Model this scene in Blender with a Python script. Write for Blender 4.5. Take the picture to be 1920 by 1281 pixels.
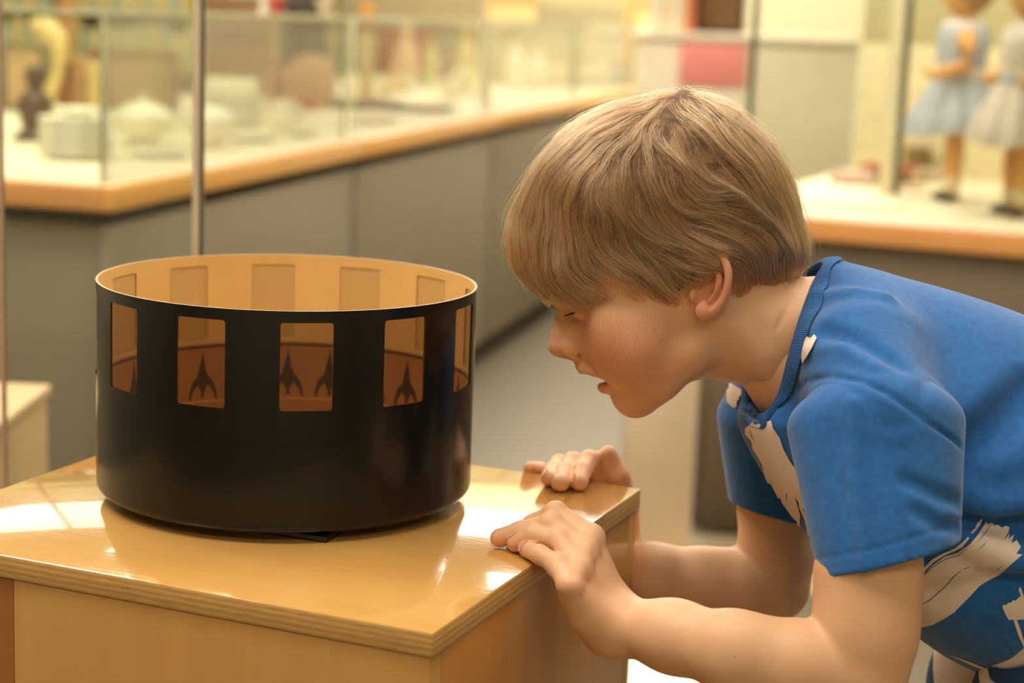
import time
import bpy, bmesh, math, random
import numpy as np
from mathutils import Vector, Matrix
from math import pi, sin, cos, radians

random.seed(7)
for o in list(bpy.data.objects):
    bpy.data.objects.remove(o)
SC = bpy.context.scene
COL = SC.collection

# ------------------------------------------------------------------ camera
FPX, PITCH, ROLL = 3392.8, 0.1803, 0.039
_cp, _sp, _c, _s = cos(PITCH), sin(PITCH), cos(ROLL), sin(ROLL)
CF = np.array([0, _cp, -_sp])
_u0 = np.array([0, _sp, _cp]); _r0 = np.array([1.0, 0, 0])
CR = _c * _r0 + _s * _u0
CU = -_s * _r0 + _c * _u0
EYE = np.array([0, 0, 1.2])

def ray(px, py):
    return CF + CR * (px - 960) / FPX - CU * (py - 640.5) / FPX
def Pz(px, py, z):
    d = ray(px, py); return EYE + d * (z - EYE[2]) / d[2]
def Py(px, py, y):
    d = ray(px, py); return EYE + d * y / d[1]
def mpp(p):                                   # metres per photo pixel at a point
    return float((np.asarray(p) - EYE) @ CF) / FPX

cam = bpy.data.cameras.new('camera')
camo = bpy.data.objects.new('camera', cam); COL.objects.link(camo)
cam.sensor_width = 36.0
cam.lens = FPX * 36.0 / 1920
M = Matrix.Identity(4)
for i in range(3):
    M[i][0] = CR[i]; M[i][1] = CU[i]; M[i][2] = -CF[i]; M[i][3] = EYE[i]
camo.matrix_world = M
cam.clip_start = 0.05; cam.clip_end = 60
cam.dof.use_dof = True
cam.dof.focus_distance = 1.30
cam.dof.aperture_fstop = 4.8
SC.camera = camo

# ------------------------------------------------------------------ world, light, exposure
W = bpy.data.worlds.new('room_air'); SC.world = W
W.use_nodes = True
W.node_tree.nodes['Background'].inputs[0].default_value = (1.0, 0.93, 0.84, 1)
W.node_tree.nodes['Background'].inputs[1].default_value = 0.35
SC.view_settings.view_transform = 'Standard'
SC.view_settings.look = 'None'
SC.view_settings.gamma = 1.0
SC.view_settings.use_curve_mapping = False
SC.view_settings.exposure = -0.12
SC.cycles.use_denoising = True
SC.cycles.max_bounces = 10
SC.cycles.transparent_max_bounces = 24
SC.cycles.transmission_bounces = 8
SC.cycles.sample_clamp_indirect = 6.0
SC.cycles.caustics_reflective = False
SC.cycles.caustics_refractive = False

WARM = (1.0, 0.915, 0.79)
def area(name, loc, rot, sx, sy, power, col=WARM, spread=pi):
    l = bpy.data.lights.new(name, 'AREA'); l.shape = 'RECTANGLE'
    l.size = sx; l.size_y = sy; l.energy = power; l.color = col; l.spread = spread
    o = bpy.data.objects.new(name, l); COL.objects.link(o)
    o.location = loc; o.rotation_euler = rot
    return o
CEIL = 3.0
LIGHTS = [  # x, y, sx, sy, watts : unseen ceiling luminaires, some added to brighten
    (-0.2, 0.9, 1.4, 0.6, 18),
    (1.0, 2.2, 1.2, 0.7, 28),
    (-1.5, 1.2, 0.6, 1.2, 18),
    (0.3, -1.3, 1.8, 0.6, 20),  # added behind the viewer as fill for the boy and counter ends
    (-1.3, 3.7, 1.4, 0.6, 62),  # added to brighten the china in the near case
    (-0.8, 5.4, 1.6, 0.6, 26),
    (1.2, 4.4, 1.6, 0.6, 32),
    (-1.3, 2.2, 1.2, 0.5, 26),  # added to light the fronts of the stacked plates
]
GLOW = [(0.75, 8.8, 2.7, 4.0, 7.0), (-2.9, 8.8, 1.9, 4.0, 2.8)]     # unseen glowing ceiling panels, added for the glare on the plinth top
for (x, y, sx, sy, p) in LIGHTS:
    area('ceiling_lamp_light', (x, y, CEIL - 0.09), (0, 0, 0), sx, sy, p)

# ------------------------------------------------------------------ helpers
def lin(r, g, b):
    f = lambda c: (c / 255 / 12.92) if c / 255 <= 0.04045 else ((c / 255 + 0.055) / 1.055) ** 2.4
    return (f(r), f(g), f(b), 1.0)

class NT:
    """a node tree with short-hand for building and linking"""
    def __init__(s, name):
        s.m = bpy.data.materials.new(name); s.m.use_nodes = True
        s.t = s.m.node_tree; s.b = s.t.nodes['Principled BSDF']; s.out = s.t.nodes['Material Output']
    def n(s, typ, **kw):
        x = s.t.nodes.new(typ)
        for k, v in kw.items():
            if k.startswith('i_'):
                key = k[2:]
                key = int(key) if key.isdigit() else key.replace('_', ' ')
                x.inputs[key].default_value = v
            else:
                setattr(x, k, v)
        return x
    def l(s, a, b):
        s.t.links.new(a, b)
    def ramp(s, fac, stops):
        r = s.n('ShaderNodeValToRGB')
        e = r.color_ramp.elements
        while len(e) < len(stops): e.new(0.5)
        for i, (p, c) in enumerate(stops):
            e[i].position = p; e[i].color = c
        s.l(fac, r.inputs[0]); return r.outputs[0]
    def mix(s, fac, a, b, mode='MIX'):
        x = s.n('ShaderNodeMix', data_type='RGBA', blend_type=mode)
        for sock, v in ((x.inputs[0], fac), (x.inputs[6], a), (x.inputs[7], b)):
            if isinstance(v, (int, float)): sock.default_value = v
            elif isinstance(v, tuple): sock.default_value = v
            else: s.l(v, sock)
        return x.outputs[2]
    def obj(s):
        return s.n('ShaderNodeTexCoord').outputs['Object']
    def mapped(s, scale=(1, 1, 1), rot=(0, 0, 0), loc=(0, 0, 0), vec=None):
        m = s.n('ShaderNodeMapping'); m.inputs['Scale'].default_value = scale
        m.inputs['Rotation'].default_value = rot; m.inputs['Location'].default_value = loc
        s.l(vec or s.obj(), m.inputs[0]); return m.outputs[0]
    def noise(s, vec, scale, detail=4, rough=0.5, dist=0.0):
        x = s.n('ShaderNodeTexNoise'); x.inputs['Scale'].default_value = scale
        x.inputs['Detail'].default_value = detail; x.inputs['Roughness'].default_value = rough
        x.inputs['Distortion'].default_value = dist
        s.l(vec, x.inputs['Vector']); return x.outputs['Fac']
    def bump(s, h, strength=0.2, dist=0.001):
        x = s.n('ShaderNodeBump'); x.inputs['Strength'].default_value = strength
        x.inputs['Distance'].default_value = dist
        s.l(h, x.inputs['Height']); s.l(x.outputs[0], s.b.inputs['Normal'])

def plain(name, col, rough=0.5, metal=0.0, var=0.06, scale=30, spec=0.5, coat=0.0):
    t = NT(name)
    c = lin(*col)
    n = t.noise(t.obj(), scale, 3)
    lo = tuple(v * (1 - var) for v in c[:3]) + (1,); hi = tuple(min(1, v * (1 + var)) for v in c[:3]) + (1,)
    t.l(t.ramp(n, [(0.3, lo), (0.7, hi)]), t.b.inputs['Base Color'])
    t.b.inputs['Roughness'].default_value = rough; t.b.inputs['Metallic'].default_value = metal
    t.b.inputs['Specular IOR Level'].default_value = spec
    t.b.inputs['Coat Weight'].default_value = coat
    return t.m

def glass(name, tint=(0.93, 0.97, 0.93, 1), refl=1.0):
    t = NT(name)
    tr = t.n('ShaderNodeBsdfTransparent'); tr.inputs[0].default_value = tint
    gl = t.n('ShaderNodeBsdfGlossy'); gl.inputs['Roughness'].default_value = 0.02
    fr = t.n('ShaderNodeFresnel'); fr.inputs['IOR'].default_value = 1.45
    mt = t.n('ShaderNodeMath', operation='MULTIPLY'); mt.inputs[1].default_value = refl
    t.l(fr.outputs[0], mt.inputs[0])
    mx = t.n('ShaderNodeMixShader'); t.l(mt.outputs[0], mx.inputs[0])
    t.l(tr.outputs[0], mx.inputs[1]); t.l(gl.outputs[0], mx.inputs[2])
    t.l(mx.outputs[0], t.out.inputs[0])
    return t.m

def wood(name, base, dark, axis='X', rough=0.25, coat=0.0, grain=1.0, scale=1.0, bump=0.05):
    t = NT(name)
    sc = {'X': (2.5, 40, 40), 'Y': (40, 2.5, 40), 'Z': (40, 40, 2.5)}[axis]
    v = t.mapped(tuple(a * scale for a in sc))
    n1 = t.noise(v, 1.0, 6, 0.6, 0.4)
    v2 = t.mapped(tuple(a * scale * 7 for a in sc))
    n2 = t.noise(v2, 1.0, 3, 0.5)
    n3 = t.noise(t.obj(), 5.0, 2)
    c1 = t.ramp(n1, [(0.25, lin(*dark)), (0.75, lin(*base))])
    c1 = t.mix(0.25 * grain, c1, t.ramp(n2, [(0.3, lin(*dark)), (0.6, lin(*base))]))
    lighter = tuple(min(255, int(x * 1.06)) for x in base)
    c1 = t.mix(0.35, c1, t.ramp(n3, [(0.3, lin(*base)), (0.7, lin(*lighter))]))
    t.l(c1, t.b.inputs['Base Color'])
    t.b.inputs['Roughness'].default_value = rough
    t.b.inputs['Coat Weight'].default_value = coat
    t.b.inputs['Coat Roughness'].default_value = 0.06
    t.bump(n2, bump, 0.0006)
    return t.m

def link_mesh(name, me, mat=None, parent=None, smooth=False):
    o = bpy.data.objects.new(name, me); COL.objects.link(o)
    if mat is not None:
        for m in (mat if isinstance(mat, (list, tuple)) else [mat]): me.materials.append(m)
    if parent is not None: o.parent = parent
    if smooth:
        me.polygons.foreach_set('use_smooth', [True] * len(me.polygons))
    return o

def from_bm(name, bm, mat=None, parent=None, smooth=False, angle=None):
    me = bpy.data.meshes.new(name)
    bmesh.ops.recalc_face_normals(bm, faces=bm.faces)
    bm.to_mesh(me); bm.free()
    o = link_mesh(name, me, mat, parent, smooth or angle is not None)
    if angle is not None:
        me.set_sharp_from_angle(angle=radians(angle))
    return o

def add_box(bm, c, size, rz=0.0, bevel=0.0, seg=2, rx=0, ry=0):
    m = Matrix.Translation(Vector(c)) @ Matrix.Rotation(rz, 4, 'Z') @ Matrix.Rotation(ry, 4, 'Y') @ Matrix.Rotation(rx, 4, 'X') @ Matrix.Diagonal((*size, 1))
    g = bmesh.ops.create_cube(bm, size=1, matrix=m)
    if bevel > 0:
        vs = g['verts']; es = {e for v in vs for e in v.link_edges}
        bmesh.ops.bevel(bm, geom=list(es), offset=bevel, segments=seg, profile=0.5, affect='EDGES')

def box(name, c, size, mat, parent=None, rz=0.0, bevel=0.002, rx=0, ry=0):
    bm = bmesh.new(); add_box(bm, c, size, rz, bevel, 2, rx, ry)
    return from_bm(name, bm, mat, parent, angle=40)

def add_lathe(bm, prof, seg=40, c=(0, 0, 0), m=None, close=False):
    rings = []
    for (r, z) in prof:
        ring = []
        for i in range(seg):
            a = 2 * pi * i / seg
            p = Vector((r * cos(a), r * sin(a), z)) 
            if m is not None: p = m @ p
            ring.append(bm.verts.new(p + Vector(c)))
        rings.append(ring)
    for a, b in zip(rings, rings[1:]):
        for i in range(seg):
            j = (i + 1) % seg
            bm.faces.new((a[i], a[j], b[j], b[i]))
    if not close:
        if prof[0][0] > 1e-6: bm.faces.new(rings[0])
        if prof[-1][0] > 1e-6: bm.faces.new(rings[-1][::-1])
    bmesh.ops.remove_doubles(bm, verts=[v for r in rings for v in r], dist=1e-6)

def lathe(name, prof, mat, parent=None, seg=40, c=(0, 0, 0), m=None):
    bm = bmesh.new(); add_lathe(bm, prof, seg, c, m)
    return from_bm(name, bm, mat, parent, angle=50)

def add_tube(bm, pts, rad, seg=10):
    pts = [Vector(p) for p in pts]
    rads = rad if isinstance(rad, (list, tuple)) else [rad] * len(pts)
    rings = []; up = Vector((0.13, 0.21, 1)).normalized()
    for i, p in enumerate(pts):
        d = (pts[min(i + 1, len(pts) - 1)] - pts[max(i - 1, 0)]).normalized()
        s = d.cross(up).normalized(); u = s.cross(d)
        rings.append([bm.verts.new(p + (s * cos(2 * pi * k / seg) + u * sin(2 * pi * k / seg)) * rads[i]) for k in range(seg)])
    for a, b in zip(rings, rings[1:]):
        for k in range(seg):
            j = (k + 1) % seg
            bm.faces.new((a[k], a[j], b[j], b[k]))
    bm.faces.new(rings[0]); bm.faces.new(rings[-1][::-1])

def tube(name, pts, rad, mat, parent=None, seg=10):
    bm = bmesh.new(); add_tube(bm, pts, rad, seg)
    return from_bm(name, bm, mat, parent, angle=60)

def empty(name, loc, label, cat, group=None, rz=0.0):
    o = bpy.data.objects.new(name, None); COL.objects.link(o)
    o.location = loc; o.rotation_euler = (0, 0, rz); o.empty_display_size = 0.05
    return tag(o, label, cat, group)
def tag(o, label, cat, group=None):
    o['label'] = label; o['category'] = cat
    if group: o['group'] = group
    return o
def struct(o):
    o['kind'] = 'structure'; return o
# ------------------------------------------------------------------ room
TOP = 0.8136                                         # top of the plywood plinth
m_floor = NT('floor_vinyl')
_v = m_floor.obj()
m_floor.l(m_floor.ramp(m_floor.noise(_v, 260, 4), [(0.3, lin(112, 104, 84)), (0.7, lin(132, 122, 100))]), m_floor.b.inputs['Base Color'])
m_floor.b.inputs['Roughness'].default_value = 0.5
m_wall = plain('wall_paint', (226, 214, 186), 0.8)
m_wall_back = plain('back_wall_paint', (232, 222, 190), 0.8)
m_ceil = plain('ceiling_paint', (235, 230, 215), 0.9)
X0, X1, Y0, Y1 = -4.6, 3.6, -2.4, 11.0
struct(box('floor', ((X0 + X1) / 2, (Y0 + Y1) / 2, -0.05), (X1 - X0, Y1 - Y0, 0.1), m_floor.m, bevel=0))
struct(box('ceiling', ((X0 + X1) / 2, (Y0 + Y1) / 2, CEIL + 0.05), (X1 - X0, Y1 - Y0, 0.1), m_ceil, bevel=0))
struct(box('wall_back', ((X0 + X1) / 2, Y1 + 0.05, CEIL / 2), (X1 - X0, 0.1, CEIL), m_wall_back, bevel=0))
struct(box('wall_left', (X0 - 0.05, (Y0 + Y1) / 2, CEIL / 2), (0.1, Y1 - Y0, CEIL), m_wall, bevel=0))
struct(box('wall_right', (X1 + 0.05, (Y0 + Y1) / 2, CEIL / 2), (0.1, Y1 - Y0, CEIL), m_wall, bevel=0))
struct(box('wall_front', ((X0 + X1) / 2, Y0 - 0.05, CEIL / 2), (X1 - X0, 0.1, CEIL), m_wall, bevel=0))

m_alu = plain('lamp_housing', (225, 222, 214), 0.4, 0.3)
t = NT('lamp_diffuser'); t.b.inputs['Base Color'].default_value = (0.9, 0.88, 0.8, 1)
t.b.inputs['Emission Color'].default_value = (1, 0.92, 0.80, 1); t.b.inputs['Emission Strength'].default_value = 3.0
m_diff = t.m
for k, (x, y, sx, sy, p) in enumerate(LIGHTS):
    r = empty('ceiling_lamp', (x, y, CEIL), 'flat rectangular ceiling lamp with a glowing diffuser, out of the picture overhead', 'lamp', 'ceiling lamps')
    bm = bmesh.new()
    for (cx, cy, w, h) in ((0, sy / 2 + .02, sx + .08, .04), (0, -sy / 2 - .02, sx + .08, .04), (sx / 2 + .02, 0, .04, sy), (-sx / 2 - .02, 0, .04, sy)):
        add_box(bm, (cx, cy, -0.04), (w, h, 0.08), 0, 0.004)
    from_bm('housing', bm, m_alu, r)
    box('diffuser', (0, 0, -0.05), (sx, sy, 0.012), m_diff, r, bevel=0)

for k, (x, y, sx, sy, st) in enumerate(GLOW):
    t = NT('glare_panel_glow'); t.b.inputs['Base Color'].default_value = (0.9, 0.88, 0.8, 1)
    t.b.inputs['Emission Color'].default_value = (1, 0.93, 0.83, 1); t.b.inputs['Emission Strength'].default_value = st
    m_glow = t.m
    r = empty('glare_panel', (x, y, CEIL), ('wide', 'small')[k] + ' glowing ceiling panel added for glare on the plinth, out of the picture', 'lamp')
    bm = bmesh.new()
    for (cx, cy, w, h) in ((0, sy / 2 + .02, sx + .08, .04), (0, -sy / 2 - .02, sx + .08, .04), (sx / 2 + .02, 0, .04, sy), (-sx / 2 - .02, 0, .04, sy)):
        add_box(bm, (cx, cy, -0.03), (w, h, 0.06), 0, 0.004)
    from_bm('housing', bm, m_alu, r)
    box('diffuser', (0, 0, -0.035), (sx, sy, 0.012), m_glow, r, bevel=0)

# ------------------------------------------------------------------ plywood plinth
TH = -0.3912
A = np.array([-0.0426, 1.0855]); E1 = np.array([cos(TH), sin(TH)]); E2 = np.array([-sin(TH), cos(TH)])
PW, PL = 0.4434, 0.4057
ctr = A - E1 * PW / 2 + E2 * PL / 2
m_top = wood('plinth_top_ply', (214, 164, 92), (202, 150, 80), 'X', 0.10, 1.0, 0.5, 1.2, 0.22)
m_top.node_tree.nodes['Principled BSDF'].inputs['Coat Roughness'].default_value = 0.035
m_top.node_tree.nodes['Principled BSDF'].inputs['Coat IOR'].default_value = 1.6
m_front = wood('plinth_front_ply', (206, 157, 86), (186, 134, 68), 'Z', 0.38, 0.15, 0.6, 0.9, 0.05)
m_side = wood('plinth_side_ply', (200, 142, 76), (182, 122, 62), 'Z', 0.3, 0.3, 0.6, 0.9, 0.05)
t = NT('plinth_ply_edge')                                # layered edge of the board
sep = t.n('ShaderNodeSeparateXYZ'); t.l(t.obj(), sep.inputs[0])
mm = t.n('ShaderNodeMath', operation='MULTIPLY'); mm.inputs[1].default_value = 1 / 0.0021; t.l(sep.outputs[2], mm.inputs[0])
nz = t.noise(t.mapped((3, 3, 300)), 1.0, 3)
ad = t.n('ShaderNodeMath', operation='MULTIPLY_ADD'); ad.inputs[1].default_value = 0.35; t.l(nz, ad.inputs[0]); t.l(mm.outputs[0], ad.inputs[2])
fr = t.n('ShaderNodeMath', operation='PINGPONG'); fr.inputs[1].default_value = 1.0; t.l(ad.outputs[0], fr.inputs[0])
cc = t.ramp(fr.outputs[0], [(0.2, lin(196, 148, 84)), (0.75, lin(222, 176, 108))])
fine = t.noise(t.mapped((60, 60, 900)), 1.0, 3)
t.l(t.mix(0.3, cc, t.ramp(fine, [(0.35, lin(176, 126, 70)), (0.6, lin(230, 184, 116))])), t.b.inputs['Base Color'])
t.b.inputs['Roughness'].default_value = 0.4
t.bump(fr.outputs[0], 0.25, 0.0004)
m_edge = t.m
plinth = empty('plywood_plinth', (ctr[0], ctr[1], 0), 'varnished plywood plinth carrying the black drum, its corner towards the viewer', 'plinth', rz=TH)
SLAB = 0.0165
bm = bmesh.new(); add_box(bm, (0, 0, TOP - SLAB / 2), (PW, PL, SLAB), 0, 0.0011, 2)
o = from_bm('top_panel', bm, [m_top, m_edge], plinth, angle=40)
for p in o.data.polygons:
    if abs(p.normal.z) < 0.5: p.material_index = 1
hz = TOP - SLAB - 0.0008
ins = 0.002
bw = 0.018
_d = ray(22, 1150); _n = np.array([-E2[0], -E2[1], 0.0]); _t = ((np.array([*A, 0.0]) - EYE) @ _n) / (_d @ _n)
shade_x = float(((EYE + _d * _t)[:2] - ctr) @ E1)                # upright edge of the painted shadow strip, near the left border
x0, x1 = -PW / 2 + ins, PW / 2 - ins
m_shade_f = wood('plinth_front_shade', (164, 104, 54), (142, 86, 44), 'Z', 0.38, 0.15, 0.6, 0.9, 0.05)  # a cast shadow put into the wood colour of the left strip
box('front_panel', ((shade_x + x1) / 2, -PL / 2 + ins + bw / 2, hz / 2), (x1 - shade_x - .0006, bw, hz), m_front, plinth, bevel=0.0005)
o = box('front_panel', ((shade_x + x0) / 2, -PL / 2 + ins + bw / 2, hz / 2), (shade_x - x0 - .0002, bw, hz), m_shade_f, plinth, bevel=0.0005); o['label'] = 'left strip of the plinth front with a cast shadow painted in'
box('back_panel', (0, PL / 2 - ins - bw / 2, hz / 2), (PW - 2 * ins, bw, hz), m_front, plinth, bevel=0.0008)
box('right_panel', (PW / 2 - ins - bw / 2, bw / 2 - 0.0 - bw / 2 + 0.0, hz / 2), (bw, PL - 2 * ins - 2 * bw - 0.0005, hz), m_side, plinth, bevel=0.0005)
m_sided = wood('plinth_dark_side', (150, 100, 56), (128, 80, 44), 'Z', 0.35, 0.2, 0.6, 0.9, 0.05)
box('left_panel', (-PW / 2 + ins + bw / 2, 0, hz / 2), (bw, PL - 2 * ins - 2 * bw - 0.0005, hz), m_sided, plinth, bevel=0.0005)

# ------------------------------------------------------------------ zoetrope drum
DX, DY, DR, DH, DZ = -0.1776, 1.4101, 0.1485, 0.1650, TOP + 0.0067
drum = empty('zoetrope_drum', (DX, DY, TOP), 'black spinning picture drum with twelve viewing windows and cream inside, on the plinth', 'zoetrope')
d0 = DZ - TOP
t = NT('drum_black_lacquer')
nn = t.noise(t.mapped((1, 1, 60)), 3.0, 4)
t.l(t.ramp(nn, [(0.3, lin(19, 17, 15)), (0.7, lin(25, 22, 19))]), t.b.inputs['Base Color'])
t.b.inputs['Roughness'].default_value = 0.24; t.b.inputs['Specular IOR Level'].default_value = 0.32
t.b.inputs['Coat Weight'].default_value = 0.12; t.b.inputs['Coat Roughness'].default_value = 0.12
m_black = t.m
m_cream = plain('drum_cream_lining', (228, 190, 124), 0.55, var=0.03)
m_rim = plain('drum_rim', (196, 168, 120), 0.5)
NWIN = 12
toward = math.atan2(-DY, -DX)                              # azimuth that faces the camera
phase = toward + radians(5.3)
HALF = radians(7.35)
ZT, ZB = d0 + DH - 0.0085, d0 + DH - 0.0725
RC = 0.0022
def window_span(a, grow=0.0):
    """z-limits of the opening at azimuth a, or None"""
    k = round((a - phase) / (2 * pi / NWIN)); da = abs(a - phase - k * 2 * pi / NWIN)
    h = HALF + grow / DR
    if da > h + 1e-9: return None
    e = max(0.0, RC - (h - da) * DR)
    cut = RC - math.sqrt(max(RC * RC - e * e, 0))
    return (ZB - grow + cut, ZT + grow - cut)
def azimuths():
    out = []
    step = 2 * pi / NWIN
    for k in range(NWIN):
        c0 = phase + k * step
        r = RC / DR
        loc = [-HALF + r * (1 - cos(q * pi / 10)) for q in range(6)]
        loc += list(np.linspace(-HALF + r, HALF - r, 12)[1:-1])
        loc += [HALF - r * (1 - cos(q * pi / 10)) for q in range(5, -1, -1)]
        loc += list(np.linspace(HALF, step - HALF, 11)[1:-1])
        out += [c0 + a for a in loc]
    return out
AZ = azimuths()
def cyl_skin(r0, holes, z0, z1, rbot=None):
    """strip of quads round the drum at radius r0 with the window openings left out"""
    bm = bmesh.new(); n = len(AZ)
    def P(a, z): return bm.verts.new((r0 * cos(a), r0 * sin(a), z))
    for i in range(n):
        a, b = AZ[i], AZ[(i + 1) % n] + (2 * pi if i == n - 1 else 0)
        mid = window_span((a + b) / 2)
        if mid is None or not holes:
            bm.faces.new((P(a, z0), P(b, z0), P(b, z1), P(a, z1)))
        else:
            ra, rb = window_span(a) or mid, window_span(b) or mid
            bm.faces.new((P(a, z0), P(b, z0), P(b, rb[0]), P(a, ra[0])))
            bm.faces.new((P(a, ra[1]), P(b, rb[1]), P(b, z1), P(a, z1)))
    bmesh.ops.remove_doubles(bm, verts=bm.verts, dist=1e-6)
    return bm
# outer shell: straight wall, then a rounded foot
bm = cyl_skin(DR, True, d0 + 0.007, d0 + DH)
prof = [(DR - 0.007 * (1 - sin(q)), d0 + 0.007 - 0.007 * cos(q)) for q in [radians(a) for a in (90, 75, 60, 45, 30, 15, 0)]]
rings = []
for (r, z) in prof:
    rings.append([bm.verts.new((r * cos(a), r * sin(a), z)) for a in AZ])
for a, b in zip(rings, rings[1:]):
    for i in range(len(AZ)):
        j = (i + 1) % len(AZ); bm.faces.new((a[i], a[j], b[j], b[i]))
bm.faces.new(rings[-1])
bmesh.ops.remove_doubles(bm, verts=bm.verts, dist=1e-6)
from_bm('drum_wall', bm, m_black, drum, angle=30)
RI = DR - 0.0016
bm = cyl_skin(RI, True, d0 + 0.004, d0 + DH)
o = from_bm('inner_lining', bm, m_cream, drum, angle=30)
o.data.flip_normals()
bm = bmesh.new()                                            # rim between the two skins
r1 = [bm.verts.new((DR * cos(a), DR * sin(a), d0 + DH)) for a in AZ]
r2 = [bm.verts.new((RI * cos(a), RI * sin(a), d0 + DH)) for a in AZ]
for i in range(len(AZ)):
    j = (i + 1) % len(AZ); bm.faces.new((r1[i], r1[j], r2[j], r2[i]))
from_bm('rim', bm, m_rim, drum)
lathe('drum_floor', [(0.0, d0 + 0.004), (RI, d0 + 0.004), (RI, d0 + 0.006), (0, d0 + 0.006)], m_cream, drum, 96)
# see-through film in each window: smoked outside, cream inside, pierced with fine holes
t = NT('window_film')
geo = t.n('ShaderNodeNewGeometry')
dif = t.n('ShaderNodeBsdfPrincipled'); dif.inputs['Roughness'].default_value = 0.25
t.l(t.mix(geo.outputs['Backfacing'], lin(66, 46, 28), lin(222, 184, 122)), dif.inputs['Base Color'])
tr = t.n('ShaderNodeBsdfTransparent'); tr.inputs[0].default_value = (0.58, 0.48, 0.36, 1)
fm = t.mix(geo.outputs['Backfacing'], (0.55, 0.55, 0.55, 1), (0.16, 0.16, 0.16, 1))
mx = t.n('ShaderNodeMixShader'); t.l(fm, mx.inputs[0]); t.l(dif.outputs[0], mx.inputs[1]); t.l(tr.outputs[0], mx.inputs[2])
t.l(mx.outputs[0], t.out.inputs[0])
m_film = t.m
film_me = None
rf = DR - 0.0008
for k in range(NWIN):
    if film_me is None:
        bm = bmesh.new()
        aa = np.linspace(-HALF - 0.004, HALF + 0.004, 13)
        lo = [bm.verts.new((rf * cos(a), rf * sin(a), ZB - 0.0006)) for a in aa]
        hi = [bm.verts.new((rf * cos(a), rf * sin(a), ZT + 0.0006)) for a in aa]
        for i in range(12): bm.faces.new((lo[i], lo[i + 1], hi[i + 1], hi[i]))
        film_me = bpy.data.meshes.new('window_pane')
        bm.to_mesh(film_me); bm.free(); film_me.materials.append(m_film)
        film_me.polygons.foreach_set('use_smooth', [True] * len(film_me.polygons))
    o = bpy.data.objects.new('window_pane', film_me); COL.objects.link(o); o.parent = drum
    o.rotation_euler = (0, 0, phase + k * 2 * pi / NWIN)
# picture strip inside, with a plain rocket drawn in every frame
rs = RI - 0.0012
S0, S1 = d0 + 0.0258, d0 + 0.0883
m_strip = plain('picture_strip_paper', (168, 120, 74), 0.7, var=0.05)
m_ink = plain('picture_ink', (46, 30, 20), 0.8)
m_ink2 = plain('picture_grey_ink', (92, 62, 38), 0.8)
m_pale = plain('picture_pale_line', (226, 180, 110), 0.8)
def ring_band(name, r, z0, z1, mat, parent, seg=144):
    bm = bmesh.new()
    lo = [bm.verts.new((r * cos(2 * pi * i / seg), r * sin(2 * pi * i / seg), z0)) for i in range(seg)]
    hi = [bm.verts.new((r * cos(2 * pi * i / seg), r * sin(2 * pi * i / seg), z1)) for i in range(seg)]
    for i in range(seg):
        j = (i + 1) % seg; bm.faces.new((lo[i], lo[j], hi[j], hi[i]))
    o = from_bm(name, bm, mat, parent, smooth=True); o.data.flip_normals(); return o
strip = ring_band('picture_strip', rs, S0, S1, m_strip, drum)
ring_band('horizon_line', rs - 0.0003, S1 - 0.0030, S1 - 0.0012, m_ink, strip)
ring_band('ground_line', rs - 0.0003, S0 + 0.0118, S0 + 0.0130, m_pale, strip)
def polar_poly(polys, r, mat_):
    bm = bmesh.new()
    for P in polys:
        vs = [bm.verts.new((r * cos(x / r), r * sin(x / r), z)) for x, z in P]
        bm.faces.new(vs)
    bmesh.ops.triangulate(bm, faces=bm.faces)
    me = bpy.data.meshes.new('drawn_rocket'); bm.to_mesh(me); bm.free(); me.materials.append(mat_); return me
zb = S0 + 0.0135
hull = [(-.0022, zb + .010), (-.0058, zb + .018), (-.0056, zb + .026), (-.0030, zb + .032), (-.0022, zb + .040), (-.0008, zb + .046), (-.0004, zb + .052),
        (.0004, zb + .052), (.0008, zb + .046), (.0022, zb + .040), (.0030, zb + .032), (.0056, zb + .026), (.0058, zb + .018), (.0022, zb + .010)]
finl = [(-.0050, zb + .026), (-.0108, zb + .020), (-.0140, zb + .010), (-.0148, zb + .001), (-.0128, zb + .001), (-.0108, zb + .009), (-.0055, zb + .017)]
finr = [(-x, z) for x, z in finl]
finm = [(-.0012, zb + .016), (-.0016, zb + .003), (.0016, zb + .003), (.0012, zb + .016)]
sq = lambda P: [(x * .9, zb + (z - zb) * .83) for x, z in P]
rk = polar_poly([sq(hull), sq(finl), sq(finr), sq(finm)], rs - 0.0004, m_ink)
for k in range(NWIN):
    for a in (24.5, 10.0):
        o = bpy.data.objects.new('drawn_rocket', rk); COL.objects.link(o); o.parent = strip
        o.rotation_euler = (0, 0, phase + radians(a) + k * 2 * pi / NWIN)
# stand: spindle and a square dark plate turned a little
lathe('spindle', [(0.02, 0.004), (0.02, d0 + 0.0005)], m_black, drum, 24)
c1, c2 = Pz(288, 972, TOP), Pz(612, 1019, TOP)
dv = (c2 - c1)[:2]; side = float(np.hypot(*dv)); ang = math.atan2(dv[1], dv[0])
nrm = np.array([-sin(ang), cos(ang)])
pc = (c1[:2] + c2[:2]) / 2 + nrm * side / 2
m_plate = plain('stand_plate', (30, 24, 20), 0.35)
box('stand_plate', (pc[0] - DX, pc[1] - DY, 0.0022), (side, side, 0.0044), m_plate, drum, rz=ang, bevel=0.0008)
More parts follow.
